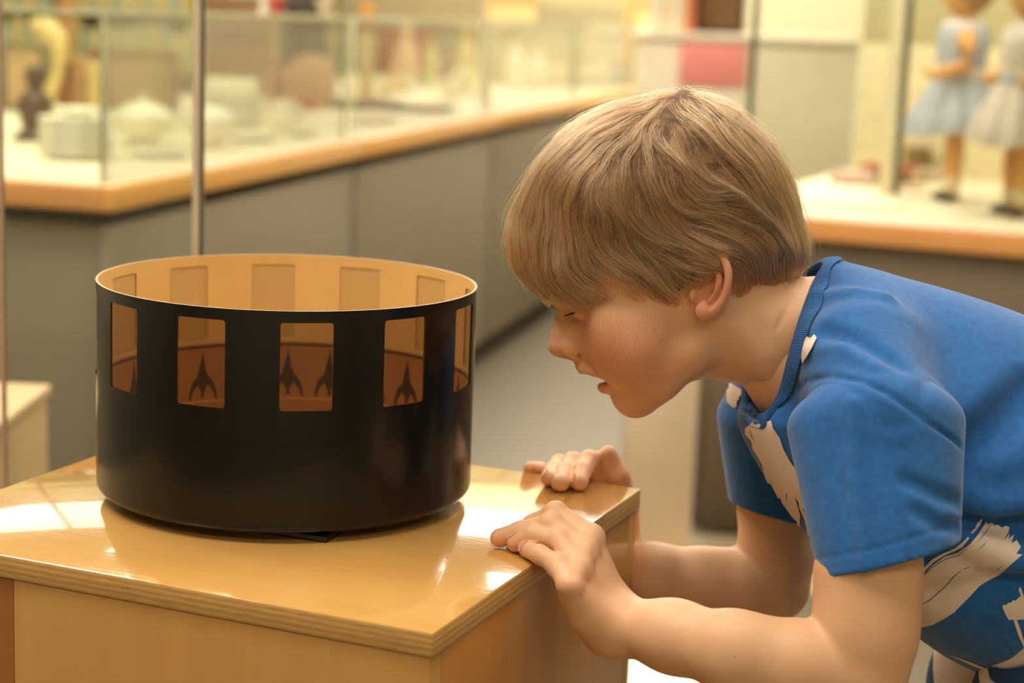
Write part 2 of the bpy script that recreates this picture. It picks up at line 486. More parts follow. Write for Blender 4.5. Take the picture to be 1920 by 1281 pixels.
# ------------------------------------------------------------------ display counters
m_oak = wood('counter_oak_edge', (236, 178, 94), (220, 156, 72), 'Y', 0.35, 0.2, 0.7, 0.5, 0.03)
m_oakx = wood('counter_oak_edge_cross', (224, 160, 96), (206, 140, 78), 'X', 0.35, 0.2, 0.7, 0.5, 0.03)
m_ctop = plain('counter_cream_top', (240, 226, 196), 0.5, var=0.03)
m_panel = plain('counter_grey_panel', (140, 132, 112), 0.5, var=0.04, scale=90)
m_panel2 = plain('counter_brown_panel', (116, 102, 82), 0.5, var=0.04, scale=90)
m_gap = plain('counter_dark_gap', (38, 34, 28), 0.7)
m_kick = plain('counter_kick_plate', (62, 56, 46), 0.6)
m_glass = glass('display_glass', (0.95, 0.975, 0.93, 1), 0.55)
m_gedge = plain('glass_polished_edge', (200, 200, 164), 0.2)
m_gpost = plain('case_white_post', (226, 214, 180), 0.45)

CZ = 0.86
T1 = math.atan2(-0.228, 0.9737)
O1 = np.array([-0.725, 3.277])
XA = np.array([cos(T1), sin(T1)]); YA = np.array([-sin(T1), cos(T1)])
def C1(x, y): return O1 + XA * x + YA * y
CW, UL = 1.30, 1.45
def counter_unit(k):
    p = C1(0, k * UL - (0.02 if k else 0))
    ln = UL if k else UL - 0.02
    order = ('first', 'second', 'third', 'fourth')[k]
    r = empty('counter_cabinet', (p[0], p[1], 0), f'grey panelled counter cabinet, {order} along the aisle from its near corner', 'cabinet', 'grey counter cabinets along the aisle', T1)
    box('carcass', (-CW / 2, ln / 2 + (.03 if k == 0 else 0), 0.09 + 0.35), (CW - 0.09, ln - (.075 if k == 0 else 0.012), 0.70), m_gap, r)
    box('kick_plate', (-CW / 2, ln / 2, 0.045), (CW - 0.16, ln - 0.02, 0.088), m_kick, r)
    box('side_panel', (-0.035, ln / 2, 0.44), (0.02, ln - 0.024, 0.69), m_panel, r, bevel=0.003)
    if k == 0:
        box('end_panel', (-CW / 2, 0.035, 0.44), (CW - 0.075, 0.02, 0.69), m_panel, r, bevel=0.003)
    w = empty('counter_worktop', (p[0], p[1], CZ - 0.045), f'cream counter top with an oak edge, on the {order} grey cabinet along the aisle', 'worktop', 'oak edged counter tops', T1)
    box('top_board', (-CW / 2, ln / 2, 0.022), (CW - 0.05, ln - 0.004 - (0.0), 0.042), m_ctop, w, bevel=0.001)
    box('oak_edge', (-0.0125, ln / 2, 0.0225), (0.025, ln - 0.006, 0.045), m_oak, w, bevel=0.004)
    if k == 0:
        box('oak_end_edge', (-CW / 2 - 0.0125, -0.0125, 0.0225), (CW + 0.0, 0.025, 0.045), m_oakx, w, bevel=0.004)
        box('oak_corner', (-0.0125 + 0.0, -0.0125, 0.0225), (0.024, 0.024, 0.0448), m_oak, w, bevel=0.004)
    box('under_rail', (-CW / 2, ln / 2 + 0.01, -0.0125), (CW - 0.06, ln - 0.02, 0.024), m_gap, w, bevel=0)
    # glass case standing on it
    g = empty('glass_case', (p[0], p[1], CZ), f'frameless glass display case on the {order} grey cabinet along the aisle', 'display case', 'glass cases along the aisle', T1)
    h = 0.305
    box('glass_pane', (-0.045, ln / 2, h / 2), (0.006, ln - 0.05, h), m_glass, g, bevel=0)
    for yy in (0.03, ln - 0.03) if k == 0 else (0.02, ln - 0.03):
        box('pane_edge', (-0.045, yy, h / 2), (0.009, 0.009, h), m_gedge, g, bevel=0.001)
    box('top_edge', (-0.045, ln / 2, h + 0.004), (0.009, ln - 0.05, 0.008), m_gedge, g, bevel=0.001)
    if k == 0:
        box('glass_pane', (-CW / 2 - 0.02, 0.03, h / 2), (CW - 0.05, 0.006, h), m_glass, g, bevel=0)
        box('top_edge', (-CW / 2 - 0.02, 0.03, h + 0.004), (CW - 0.05, 0.009, 0.008), m_gedge, g, bevel=0.001)
for k in range(4): counter_unit(k)

C2Z = 0.77
a2, b2 = Pz(1510, 405, C2Z), Pz(1920, 438, C2Z)
T2 = math.atan2(b2[1] - a2[1], b2[0] - a2[0])
X2 = np.array([cos(T2), sin(T2)]); Y2 = np.array([-sin(T2), cos(T2)])
base2 = Pz(1289, 1005, 0)[:2]
s2 = float((base2 - a2[:2]) @ X2)
O2 = a2[:2] + X2 * (s2 - 0.02)
L2, W2 = 2.2, 1.45
def C2(x, y): return O2 + X2 * x + Y2 * y
r = empty('low_counter_cabinet', (O2[0], O2[1], 0), 'low brown counter cabinet behind the boy, under the dolls', 'cabinet', rz=T2)
box('carcass', (L2 / 2 + 0.02, W2 / 2, 0.35), (L2 - 0.04, W2 - 0.06, 0.70), m_gap, r)
for i in range(2):
    box('front_panel', (0.02 + (L2 - 0.04) * (i + 0.5) / 2, 0.02, 0.36), ((L2 - 0.05) / 2 - 0.006, 0.02, 0.71), m_panel2, r, bevel=0.003)
box('end_panel', (0.012, W2 / 2, 0.36), (0.02, W2 - 0.04, 0.71), m_panel2, r, bevel=0.003)
w = empty('low_counter_worktop', (O2[0], O2[1], C2Z - 0.05), 'cream counter top with an orange oak edge, carrying the dolls', 'worktop', rz=T2)
box('top_board', (L2 / 2, W2 / 2 + 0.0125, 0.024), (L2, W2 - 0.025, 0.048), m_ctop, w, bevel=0.001)
box('oak_edge', (L2 / 2, -0.0125, 0.0245), (L2, 0.025, 0.049), m_oakx, w, bevel=0.004)
g = empty('glass_case', (O2[0], O2[1], C2Z), 'tall frameless glass case around the dolls on the low brown counter', 'display case', rz=T2)
def c2x(px, yloc, z=C2Z):
    """local x on the low counter where the photo column px crosses the line y = yloc"""
    d = ray(px, 250)
    n = Y2; t = ((O2 + Y2 * yloc) @ n) / (d[:2] @ n)
    return float((d[:2] * t - O2) @ X2)
H2 = 0.75
box('glass_pane', (L2 / 2, 0.06, H2 / 2), (L2 - 0.1, 0.006, H2), m_glass, g, bevel=0)
xg = c2x(1404, 0.06)
m_dpost = plain('case_dark_joint', (92, 88, 66), 0.4)
box('pane_joint', (xg, 0.06, H2 / 2), (0.012, 0.012, H2), m_dpost, g, bevel=0.001)
xg2 = c2x(1678, 0.72)
box('rear_post', (xg2 - 0.012, 0.72, H2 / 2), (0.035, 0.02, H2), m_gpost, g, bevel=0.002)
box('pane_joint', (xg2 + 0.014, 0.72, H2 / 2), (0.016, 0.02, H2), m_dpost, g, bevel=0.001)
m_pale = plain('case_back_board', (226, 212, 170), 0.7)
m_olive = plain('case_back_olive', (196, 186, 142), 0.7)
bk = empty('display_back_board', (*C2(L2 / 2, W2 - 0.04), C2Z), 'pale board closing the back of the doll case', 'panel', rz=T2)
box('pale_board', (0, 0, 0.19), (L2 - 0.06, 0.02, 0.38), m_pale, bk)
box('olive_board', (0, 0, 0.38 + 0.16), (L2 - 0.06, 0.02, 0.318), m_olive, bk)

# ------------------------------------------------------------------ things in the first glass case
def sc_at(px, py, z): 
    p = Pz(px, py, z); return p, mpp(p)
m_china = plain('white_china', (246, 238, 216), 0.22, var=0.03, coat=0.4)
m_china2 = plain('white_china_cool', (240, 234, 216), 0.25, var=0.03, coat=0.4)
def plate_profile(R, h):
    return [(0, 0.002), (R * .55, 0.002), (R * .6, 0.0), (R * .62, .003), (R * .97, h - .004), (R, h - .003), (R, h + .002), (R * .93, h + .0015), (R * .6, .006), (0, .006)]
plate_cache = {}
def plate(loc, R, h, label, group, mat=m_china):
    key = (round(R, 4), round(h, 4), mat.name)
    if key not in plate_cache:
        bm = bmesh.new(); add_lathe(bm, plate_profile(R, h), 40, close=True)
        me = bpy.data.meshes.new('dinner_plate'); bmesh.ops.recalc_face_normals(bm, faces=bm.faces); bm.to_mesh(me); bm.free()
        me.materials.append(mat); me.polygons.foreach_set('use_smooth', [True] * len(me.polygons)); plate_cache[key] = me
    o = bpy.data.objects.new('dinner_plate', plate_cache[key]); COL.objects.link(o); o.location = loc
    return tag(o, label, 'plate', group)
ORD = ('lowest', 'second lowest', 'third', 'fourth', 'fifth', 'sixth', 'seventh', 'eighth', 'ninth', 'tenth', 'eleventh', 'twelfth')
def stack(px, py, wpx, n, step, label, group, mat=m_china, h=0.012, z=CZ):
    p, m = sc_at(px, py, z)
    for i in range(n):
        plate((p[0], p[1], z + i * step), wpx * m / 2, h, f'{ORD[i]} white plate counted upward in {label}', group, mat)
    return p, m, z + n * step
def bowl(name, loc, R, H, mat, label, cat, group=None):
    o = lathe(name, [(0, 0), (R * .45, 0), (R * .5, H * .08), (R * .82, H * .45), (R, H), (R * .96, H), (R * .76, H * .45), (R * .4, H * .12), (0, H * .1)], mat, None, 40)
    o.location = loc; return tag(o, label, cat, group)

p, m, zt = stack(143, 296, 138, 8, 0.0105, 'the stack left in the near case', 'plates stacked left in the near glass case', m_china2)
bowl('soup_plate', (p[0] + 0.004, p[1], zt + 0.002), 47 * m, 0.020, m_china2, 'smaller white bowl lying on top of the left plate stack', 'bowl')
def tureen(px, py, wpx, hpx, label):
    p, m = sc_at(px, py, CZ); R = wpx * m / 2; H = hpx * m
    r = empty('tureen', (p[0], p[1], CZ), label, 'tureen')
    lathe('bowl', [(0, 0), (R * .5, 0), (R * .52, H * .05), (R * .42, H * .12), (R * .8, H * .26), (R * .98, H * .48), (R, H * .52), (R * .9, H * .5), (0, H * .3)], m_china, r, 48)
    lathe('lid', [(R * 1.0, H * .525), (R * .98, H * .56), (R * .8, H * .68), (R * .5, H * .79), (R * .2, H * .85), (0, H * .86)], m_china, r, 48)
    lathe('lid_knob', [(R * .08, H * .84), (R * .06, H * .89), (R * .13, H * .94), (R * .10, H * .99), (0, H)], m_china, r, 24)
    for s in (-1, 1):
        pts = [(s * (R * .93 + R * .26 * sin(q)), 0, H * (.32 + .16 * (1 - cos(q)) / 2 * 2)) for q in np.linspace(0, pi, 9)]
        tube('handle', pts, R * .05, m_china, r, 8)
tureen(270, 272, 118, 98, 'white lidded soup tureen with a pointed knob, right of the left plate stack')
tureen(396, 275, 92, 92, 'smaller white lidded tureen half hidden by the upright glass edge')
p, m = sc_at(300, 292, CZ)
plate((p[0], p[1], CZ), 60 * m, 0.012, 'single white plate lying flat in front of the pointed tureen', None)
p, m, zt = stack(436, 236, 122, 9, 0.0095, 'the tall stack behind the tureens', 'plates in the tall stack behind the tureens')
o = box('butter_dish', (p[0], p[1], zt + 0.0245), (96 * m, 60 * m, 0.045), m_china, bevel=0.012); tag(o, 'white oblong covered dish on top of the tall plate stack', 'dish')
def jug(px, py, wpx, hpx, label):
    p, m = sc_at(px, py, CZ); R = wpx * m / 2; H = hpx * m
    r = empty('cream_jug', (p[0], p[1], CZ), label, 'jug')
    lathe('body', [(0, 0), (R * .7, 0), (R * .95, H * .2), (R, H * .4), (R * .75, H * .75), (R * .8, H), (R * .72, H), (R * .66, H * .75), (0, H * .1)], m_china, r, 32)
    tube('handle', [(R * (.8 + .55 * sin(q)), 0, H * (.25 + .6 * q / pi)) for q in np.linspace(0, pi, 9)], R * .1, m_china, r, 8)
jug(534, 246, 60, 58, 'white china jug right of the tall plate stack')
for (px, py, wpx, lab) in ((470, 262, 110, 'flat white plate lying in front of the tall stack'), (566, 252, 70, 'small flat white plate beside the white jug')):
    p, m = sc_at(px, py, CZ); plate((p[0], p[1], CZ), wpx * m / 2, 0.012, lab, None)

def frame_pic(px0, py0, px1, py1, y, label, fcol, pcol, th=0.02, z0=None, name='picture_frame', lean=0.0):
    a, b = Py(px0, py1, y), Py(px1, py0, y)
    w, h = b[0] - a[0], abs(b[2] - a[2]); z = a[2] if z0 is None else z0
    r = empty(name, ((a[0] + b[0]) / 2, y, z), label, 'picture')
    fm = plain(name + '_wood', fcol, 0.5); pm = plain(name + '_sheet', pcol, 0.8, var=0.12, scale=18)
    e = min(w, h) * 0.11
    box('frame_rail', (0, 0, e / 2), (w, th, e), fm, r); box('frame_rail', (0, 0, h - e / 2), (w, th, e), fm, r)
    box('frame_stile', (-w / 2 + e / 2, 0, h / 2), (e, th, h - 2 * e), fm, r); box('frame_stile', (w / 2 - e / 2, 0, h / 2), (e, th, h - 2 * e), fm, r)
    box('picture_sheet', (0, th * .1, h / 2), (w - 2 * e, th * .5, h - 2 * e), pm, r, bevel=0)
    return r
# standing behind the china
def ydepth(px, py, z=CZ): return float(Pz(px, py, z)[1])
y1 = ydepth(250, 215) + .07
frame_pic(168, 104, 336, 216, y1, 'brown wooden picture frame standing behind the pointed tureen', (150, 104, 62), (178, 146, 104), z0=CZ)
y2 = ydepth(60, 208)
frame_pic(6, 100, 86, 222, y2, 'grey framed picture standing at the far left in the near case', (128, 118, 92), (196, 166, 120), z0=CZ)
p, m = sc_at(66, 262, CZ)
m_dkfig = plain('dark_bronze', (92, 66, 54), 0.5)
r = empty('bronze_bust', (p[0], p[1], CZ), 'dark reddish figure standing left of the near plate stack', 'figurine')
bm = bmesh.new(); add_lathe(bm, [(0, 0), (34 * m, 0), (34 * m, 10 * m), (22 * m, 20 * m), (30 * m, 50 * m), (34 * m, 70 * m), (20 * m, 88 * m), (11 * m, 94 * m), (14 * m, 104 * m), (19 * m, 118 * m), (14 * m, 134 * m), (0, 140 * m)], 28)
from_bm('bust', bm, m_dkfig, r, angle=60)
box('bust_base', (0, 0.0, 0.003), (74 * m, 60 * m, 0.006), m_dkfig, r)
p, m = sc_at(88, 214, CZ)
m_horn = plain('pale_horn', (222, 196, 128), 0.5)
r = empty('carved_horn', (p[0], p[1], CZ), 'tall pale curved carving standing behind the near plate stack', 'carving')
H = 165 * m
pts = [(0.0, 0, 0), (4 * m, 0, H * .2), (18 * m, 0, H * .45), (26 * m, 0, H * .68), (20 * m, 0, H * .86), (-2 * m, 0, H * .97), (-28 * m, 0, H)]
tube('horn', pts, [13 * m, 12 * m, 12 * m, 15 * m, 20 * m, 22 * m, 10 * m], m_horn, r, 14)
lathe('foot', [(0, 0), (24 * m, 0), (20 * m, 6 * m), (12 * m, 10 * m), (0, 10 * m)], m_horn, r, 24)
p, m = sc_at(126, 212, CZ)
for i, (dx, col, hh, lab) in enumerate(((0, (160, 112, 74), 100, 'brown bound volume standing left behind the plates'), (24, (176, 136, 92), 104, 'light brown bound volume standing second behind the plates'), (50, (206, 180, 118), 96, 'straw coloured volume standing third behind the plates'))):
    bm = bmesh.new(); add_box(bm, (0, 0, hh * m / 2), (22 * m, 60 * m, hh * m), 0, 0.003); add_box(bm, (0, -30 * m, hh * m * .75), (23 * m, 2 * m, 6 * m), 0, 0.001)
    o = from_bm('bound_volume', bm, plain('book_cloth', col, 0.7), None, angle=40); o.location = (p[0] + dx * m, p[1] + 0.03, CZ); tag(o, lab, 'book', 'volumes standing behind the plates')

# brown chest, grey bag, pink drum bag and clutter further along
def at_counter(px, py): return sc_at(px, py, CZ)
m_chest = wood('old_chest_wood', (130, 94, 58), (104, 72, 44), 'X', 0.5, 0.0, 0.8, 1, 0.1)
p, m = at_counter(440, 182)
r = empty('wooden_chest', (p[0], p[1] + 0.12, CZ), 'brown wooden chest standing behind the tall plate stack', 'chest')
H = 186 * m
box('chest_body', (0, 0, H * .43), (118 * m, 0.2, H * .86), m_chest, r, bevel=0.004)
box('chest_lid', (0, 0, H * .935), (124 * m, 0.212, H * .12), m_chest, r, bevel=0.006)
box('chest_band', (0, -0.103, H * .6), (122 * m, 0.008, H * .05), plain('chest_band', (112, 78, 48), 0.5), r)
p, m = at_counter(560, 178)
r = empty('grey_bag', (p[0] - 0.0, p[1] + 0.16, CZ), 'dark olive leather bag standing behind the pink box', 'bag')
m_bag = plain('bag_leather', (84, 74, 52), 0.6, var=0.2, scale=20)
H = 150 * m
bm = bmesh.new(); add_box(bm, (0, 0, H / 2), (106 * m, 0.14, H), 0, 0.03, 4)
for v in bm.verts: v.co.x *= 1 - 0.25 * max(0, v.co.z / H - .3); v.co.y *= 1 - .5 * v.co.z / H
from_bm('bag_body', bm, m_bag, r, smooth=True)
tube('bag_handle', [(40 * m * cos(q), 0, H + 34 * m * sin(q)) for q in np.linspace(0, pi, 11)], 4 * m, m_bag, r, 8)
p, m = at_counter(563, 200)
r = empty('pink_hat_box', (p[0] + 0.0, p[1] + 0.05, CZ), 'rounded pink box with a domed lid behind the white jug', 'box')
m_pink = plain('pink_card', (222, 174, 138), 0.7)
bm = bmesh.new(); add_box(bm, (0, 0, 34 * m), (126 * m, 0.11, 68 * m), 0, 0.012, 3); from_bm('box_body', bm, m_pink, r, smooth=False, angle=40)
bm = bmesh.new(); bmesh.ops.create_uvsphere(bm, u_segments=28, v_segments=12, radius=1, matrix=Matrix.Translation((18 * m, 0, 66 * m)) @ Matrix.Diagonal((45 * m, 0.05, 30 * m, 1)))
from_bm('domed_lid', bm, m_pink, r, smooth=True)
p, m = at_counter(566, 203)
o = box('red_book', (p[0], p[1] - 0.05, CZ + 0.016), (60 * m, 0.07, 0.032), plain('red_cloth', (190, 86, 58), 0.6), bevel=0.003); tag(o, 'flat red book lying in front of the pink box', 'book')
p, m = at_counter(518, 200)
r = empty('red_bottle', (p[0], p[1] + 0.03, CZ), 'narrow brick red bottle left of the pink box', 'bottle')
lathe('bottle_body', [(0, 0), (9 * m, 0), (10 * m, 40 * m), (9 * m, 66 * m), (4 * m, 78 * m), (4 * m, 92 * m), (0, 92 * m)], plain('red_glass', (164, 92, 62), 0.3), r, 20)
lathe('stopper', [(0, 92 * m), (5 * m, 92 * m), (5 * m, 99 * m), (0, 101 * m)], m_horn, r, 16)

ps = Pz(500, 20, 1.17)
# case-top pieces (standing on a glass shelf above the china)
m_shelf = glass('glass_shelf', (0.93, 0.97, 0.91, 1), 0.7)
sh = empty('glass_shelf', (*C1(-0.48, UL * 1.15), 1.155), 'clear glass shelf over the china in the aisle cases', 'shelf', rz=T1)
box('shelf_pane', (0, 0, 0.004), (0.62, UL * 1.5, 0.008), m_shelf, sh, bevel=0.001)
def on_shelf(px, z=1.163):
    d = ray(px, 30)
    n = YA; yl = UL * 1.35
    t = ((O1 + YA * yl) @ n) / (d[:2] @ n); q = d * t + EYE
    return q, mpp(q)
for (px, w_, h_, col, lab, kind) in ((494, 20, 52, (236, 224, 200), 'small white china figure on the glass shelf, left of a red cup', 'figurine'), (522, 30, 36, (206, 78, 70), 'small red cup on the glass shelf', 'cup'), (572, 62, 46, (70, 60, 46), 'dark brown wooden box on the glass shelf right of the red cup', 'box'), (606, 44, 34, (226, 204, 176), 'pale china dish on the glass shelf right of the dark box', 'dish')):
    q, m = on_shelf(px)
    mt = plain('shelf_piece', col, 0.4)
    if kind == 'box':
        o = box('trinket_box', (q[0], q[1], 1.163 + h_ * m / 2), (w_ * m, w_ * m * .8, h_ * m), mt, bevel=0.006)
    elif kind == 'figurine':
        o = lathe('china_figure', [(0, 0), (w_ * m * .5, 0), (w_ * m * .3, h_ * m * .45), (w_ * m * .16, h_ * m * .68), (w_ * m * .3, h_ * m * .82), (0, h_ * m)], mt, None, 24); o.location = (q[0], q[1], 1.163)
    else:
        o = bowl('china_cup', (q[0], q[1], 1.163), w_ * m / 2, h_ * m, mt, lab, kind)
    tag(o, lab, kind)

# ------------------------------------------------------------------ further along the counter
p, m = at_counter(668, 186)
for i, (dx, w_, h_, col) in enumerate(((-14, 30, 44, (236, 228, 190)), (20, 30, 44, (236, 226, 186)))):
    bm = bmesh.new(); add_box(bm, (0, 0, h_ * m / 2), (w_ * m, 0.004, h_ * m), 0, 0.001, rx=-0.15); add_box(bm, (0, 0.012, h_ * m * .3), (w_ * m * .4, 0.03, 0.003), 0, 0.0005)
    o = from_bm('label_card', bm, plain('card_paper', col, 0.8), None, angle=40); o.location = (p[0] + dx * m, p[1] + 0.1, CZ + 0.003)
    tag(o, ('left', 'right')[i] + ' one of two pale cards propped beside the pink box', 'card', 'pale propped cards')
p, m = at_counter(690, 205)
for i, (dx, wx, wy, hh, col, lab) in enumerate(((-30, 60, .10, .030, (104, 92, 70), 'dark olive case lying flat right of the pink box'), (10, 46, .08, .034, (134, 96, 78), 'reddish brown case lying right of the dark olive case'), (46, 44, .08, .028, (72, 56, 44), 'blackish flat case at the end of the row of dark cases'))):
    bm = bmesh.new(); add_box(bm, (0, 0, hh / 2), (wx * m, wy, hh), 0, 0.006); add_box(bm, (0, -wy / 2, hh * .6), (wx * m * .2, .004, hh * .3), 0, 0.001)
    o = from_bm('flat_case', bm, plain('case_leather', col, 0.6), None, angle=40); o.location = (p[0] + dx * m, p[1] + 0.03, CZ); tag(o, lab, 'case', 'dark flat cases')
p, m = at_counter(705, 228)
o = box('pink_booklet', (p[0], p[1], CZ + 0.005), (74 * m, 0.09, 0.010), plain('pink_paper', (226, 186, 160), 0.8), rz=0.2, bevel=0.001); tag(o, 'pink booklet lying open below the dark cases', 'booklet')
p, m = at_counter(800, 207)
bm = bmesh.new(); add_lathe(bm, [(0, 0), (40 * m, 0), (60 * m, 8 * m), (62 * m, 11 * m), (0, 4 * m)], 36)
o = from_bm('wooden_tray', bm, plain('tray_wood', (186, 158, 110), 0.5), None, angle=40); o.location = (p[0], p[1], CZ); tag(o, 'shallow round brown tray lying at the front of the second case', 'tray')

# second case: pale green and white pieces
def vase(px, py, wpx, hpx, col, label, kind=0, name='glass_vase', cat='vase'):
    p, m = at_counter(px, py); R = wpx * m / 2; H = hpx * m
    pr = ([(0, 0), (R * .6, 0), (R, H * .3), (R * .8, H * .6), (R * .35, H * .8), (R * .5, H), (R * .42, H), (0, H * .7)],
          [(0, 0), (R * .8, 0), (R * .75, H * .1), (R * .3, H * .2), (R * .3, H * .35), (R, H * .75), (R * .9, H), (R * .82, H), (0, H * .5)],
          [(0, 0), (R, 0), (R, H * .6), (R * .8, H * .72), (R * .3, H * .82), (R * .3, H), (0, H)])[kind]
    o = lathe(name, pr, plain('vase_glaze', col, 0.3), None, 28); o.location = (p[0], p[1], CZ); return tag(o, label, cat)
vase(842, 186, 46, 36, (232, 228, 186), 'low pale green bowl at the front of the second case', 1)
vase(876, 178, 62, 46, (232, 226, 186), 'wide cream bowl right of the low pale green bowl', 1)
vase(806, 166, 26, 96, (208, 212, 156), 'slim pale green glass vase in the second case', 2)
vase(760, 172, 54, 128, (224, 212, 172), 'tall cream vase standing left in the second case', 0)
vase(736, 176, 28, 60, (216, 182, 130), 'small tan jar in front of the tall cream vase', 0)
vase(720, 182, 40, 30, (220, 212, 160), 'low yellowish dish left of the small tan jar', 1)
vase(830, 164, 22, 64, (160, 122, 92), 'small brown bottle behind the pale green bowl', 2)
vase(784, 158, 30, 96, (134, 118, 88), 'dark brown bottle between the cream and green vases', 2)
vase(872, 153, 40, 104, (206, 190, 128), 'mustard yellow vase at the right of the second case', 0)
vase(908, 176, 20, 70, (238, 230, 196), 'cream bottle at the right end of the second case', 2)
# third case: white china
vase(965, 168, 36, 90, (240, 232, 206), 'tall white china bottle in the third case', 2, 'china_bottle', 'bottle')
vase(1006, 168, 52, 76, (238, 228, 200), 'white china coffee pot right of the tall white bottle', 0, 'china_pot', 'pot')
vase(1049, 167, 38, 46, (238, 228, 200), 'low white china bowl right of the coffee pot', 1, 'china_bowl', 'bowl')
vase(1090, 162, 50, 32, (232, 222, 190), 'wide shallow cream bowl in the third case', 1, 'china_bowl', 'bowl')
vase(1126, 162, 36, 60, (232, 224, 200), 'rounded cream jar near the far end of the aisle counter', 0, 'china_jar', 'jar')
vase(1163, 163, 26, 44, (196, 200, 190), 'small blue grey jar at the far end of the aisle counter', 0, 'china_jar', 'jar')
vase(1146, 164, 24, 30, (238, 230, 210), 'small white cup near the far end of the aisle counter', 1, 'china_cup', 'cup')

# boards and posts in and behind the aisle cases
def board(name, px0, py0, px1, py1, y, col, label, cat='panel', th=0.03, z0=None):
    a, b = Py(px0, py1, y), Py(px1, py0, y)
    z = a[2] if z0 is None else z0
    bm = bmesh.new(); add_box(bm, (0, 0, (b[2] - z) / 2), (b[0] - a[0], th, b[2] - z), 0, 0.004)
    add_box(bm, (0, -th * .52, (b[2] - z) * .96), (b[0] - a[0], th * .3, (b[2] - z) * .03), 0, 0.001)
    o = from_bm(name, bm, plain(name + '_paint', col, 0.7), None, angle=40)
    o.location = ((a[0] + b[0]) / 2, y, z); return tag(o, label, cat)
yb = C1(-0.85, UL * 2)[1]
# pale partition behind the second and third case
board('olive_screen', 630, -120, 905, 160, 9.2, (150, 138, 102), 'olive back screen behind the vases of the second case', z0=CZ)
board('ochre_post', 676, 40, 702, 170, 6.30, (216, 188, 122), 'straw coloured upright post at the left of the olive screen', 'post', 0.03, CZ)
p = Py(690, 46, 6.29)
o = box('amber_block', (p[0], p[1] - 0.03, p[2] + 0.04), (0.048, 0.03, 0.08), plain('amber', (190, 136, 58), 0.5), bevel=0.004); tag(o, 'amber wooden block fixed to the straw coloured post', 'block')
board('white_post', 896, 40, 920, 170, 7.15, (236, 224, 190), 'white upright post between the second and third case', 'post', 0.03, CZ)
board('cream_screen', 922, 48, 1098, 190, 8.75, (196, 184, 146), 'cream screen standing behind the white china of the third case', z0=CZ)
board('grey_screen', 930, 62, 1075, 120, 8.66, (198, 186, 150), 'grey green card leaning on the cream screen', z0=CZ)

# far wall furniture
def spines(x0, x1, y, z, hmin, hmax, cols, label, group, name='file_spine', wmin=.03, wmax=.055, gaps=0.0):
    x = x0; k = 0
    while x < x1:
        w_ = random.uniform(wmin, wmax); h_ = random.uniform(hmin, hmax)
        if x + w_ > x1: break
        bm = bmesh.new(); add_box(bm, (0, 0, h_ / 2), (w_ - .003, .2, h_), 0, .004); add_box(bm, (0, -.1005, h_ * .8), (w_ * .6, .002, h_ * .08), 0, 0)
        o = from_bm(name, bm, plain('spine_cloth', cols[k % len(cols)], .7), None, angle=40)
        o.location = (x + w_ / 2, y, z); tag(o, label, 'book', group)
        x += w_ + gaps; k += 1
bc = empty('bookcase', (-2.22, 10.6, 0), 'tall pale bookcase of files against the left back, behind the near case', 'bookcase')
m_bc = plain('bookcase_paint', (206, 190, 138), 0.6)
for sx in (-1.2, -.4, .4, 1.2): box('upright', (sx, 0, .85), (.03, .3, 1.7), m_bc, bc)
for sz in (.05, .42, .78, 1.10, 1.44, 1.69): box('shelf', (0, 0, sz), (2.37, .29, .025), m_bc, bc)
box('back_board', (0, .14, .85), (2.42, .012, 1.68), m_bc, bc)
PALE = [(206, 196, 136), (190, 192, 150), (222, 200, 128), (184, 190, 156), (214, 196, 124), (178, 182, 150), (226, 208, 146)]
spines(-3.4, -2.64, 10.55, 1.1135, .2, .28, PALE[0:] + PALE[:0], 'pale file on the upper shelf of the bookcase, left bay', 'files on the upper shelf, left bay', wmin=.05, wmax=.085)
spines(-2.6, -1.84, 10.55, 1.1135, .2, .28, PALE[1:] + PALE[:1], 'pale file on the upper shelf of the bookcase, middle bay', 'files on the upper shelf, middle bay', wmin=.05, wmax=.085)
spines(-1.8, -1.04, 10.55, 1.1135, .2, .28, PALE[2:] + PALE[:2], 'pale file on the upper shelf of the bookcase, right bay', 'files on the upper shelf, right bay', wmin=.05, wmax=.085)
spines(-3.4, -2.64, 10.55, 0.7935, .2, .28, PALE[3:] + PALE[:3], 'pale file on the middle shelf of the bookcase, left bay', 'files on the middle shelf, left bay', wmin=.05, wmax=.085)
spines(-2.6, -1.84, 10.55, 0.7935, .2, .28, PALE[4:] + PALE[:4], 'pale file on the middle shelf of the bookcase, middle bay', 'files on the middle shelf, middle bay', wmin=.05, wmax=.085)
spines(-1.8, -1.04, 10.55, 0.7935, .2, .28, PALE[5:] + PALE[:5], 'pale file on the middle shelf of the bookcase, right bay', 'files on the middle shelf, right bay', wmin=.05, wmax=.085)
p = Py(122, 60, 7.36)
board('orange_post', 110, -60, 138, 140, 10.3, (196, 142, 80), 'orange wooden post standing in front of the bookcase', 'post', .04, 0.0)

board('cream_partition', 1095, 50, 1225, 200, 10.2, (224, 212, 172), 'pale cream panel standing beyond the far end of the aisle counter', z0=0.0)
yc = empty('yellow_cabinet', (0.40, 10.7, 0), 'yellow cabinet against the back wall with a grey green panel', 'cabinet')
m_yel = plain('yellow_paint', (228, 196, 128), 0.6); m_gg = plain('grey_green_panel', (176, 166, 122), 0.6)
box('cabinet_body', (0, 0, .62), (1.25, .4, 1.24), m_yel, yc, bevel=.01)
box('cabinet_door', (-.05, -.205, 1.21), (.56, .02, .16), m_gg, yc, bevel=.004)
box('cabinet_top', (0, 0, 1.4), (1.25, .4, .3), m_yel, yc, bevel=.01)
board('amber_post', 1172, -40, 1192, 62, 10.0, (226, 172, 92), 'amber upright post at the right of the yellow cabinet', 'post', .03, 0.0)

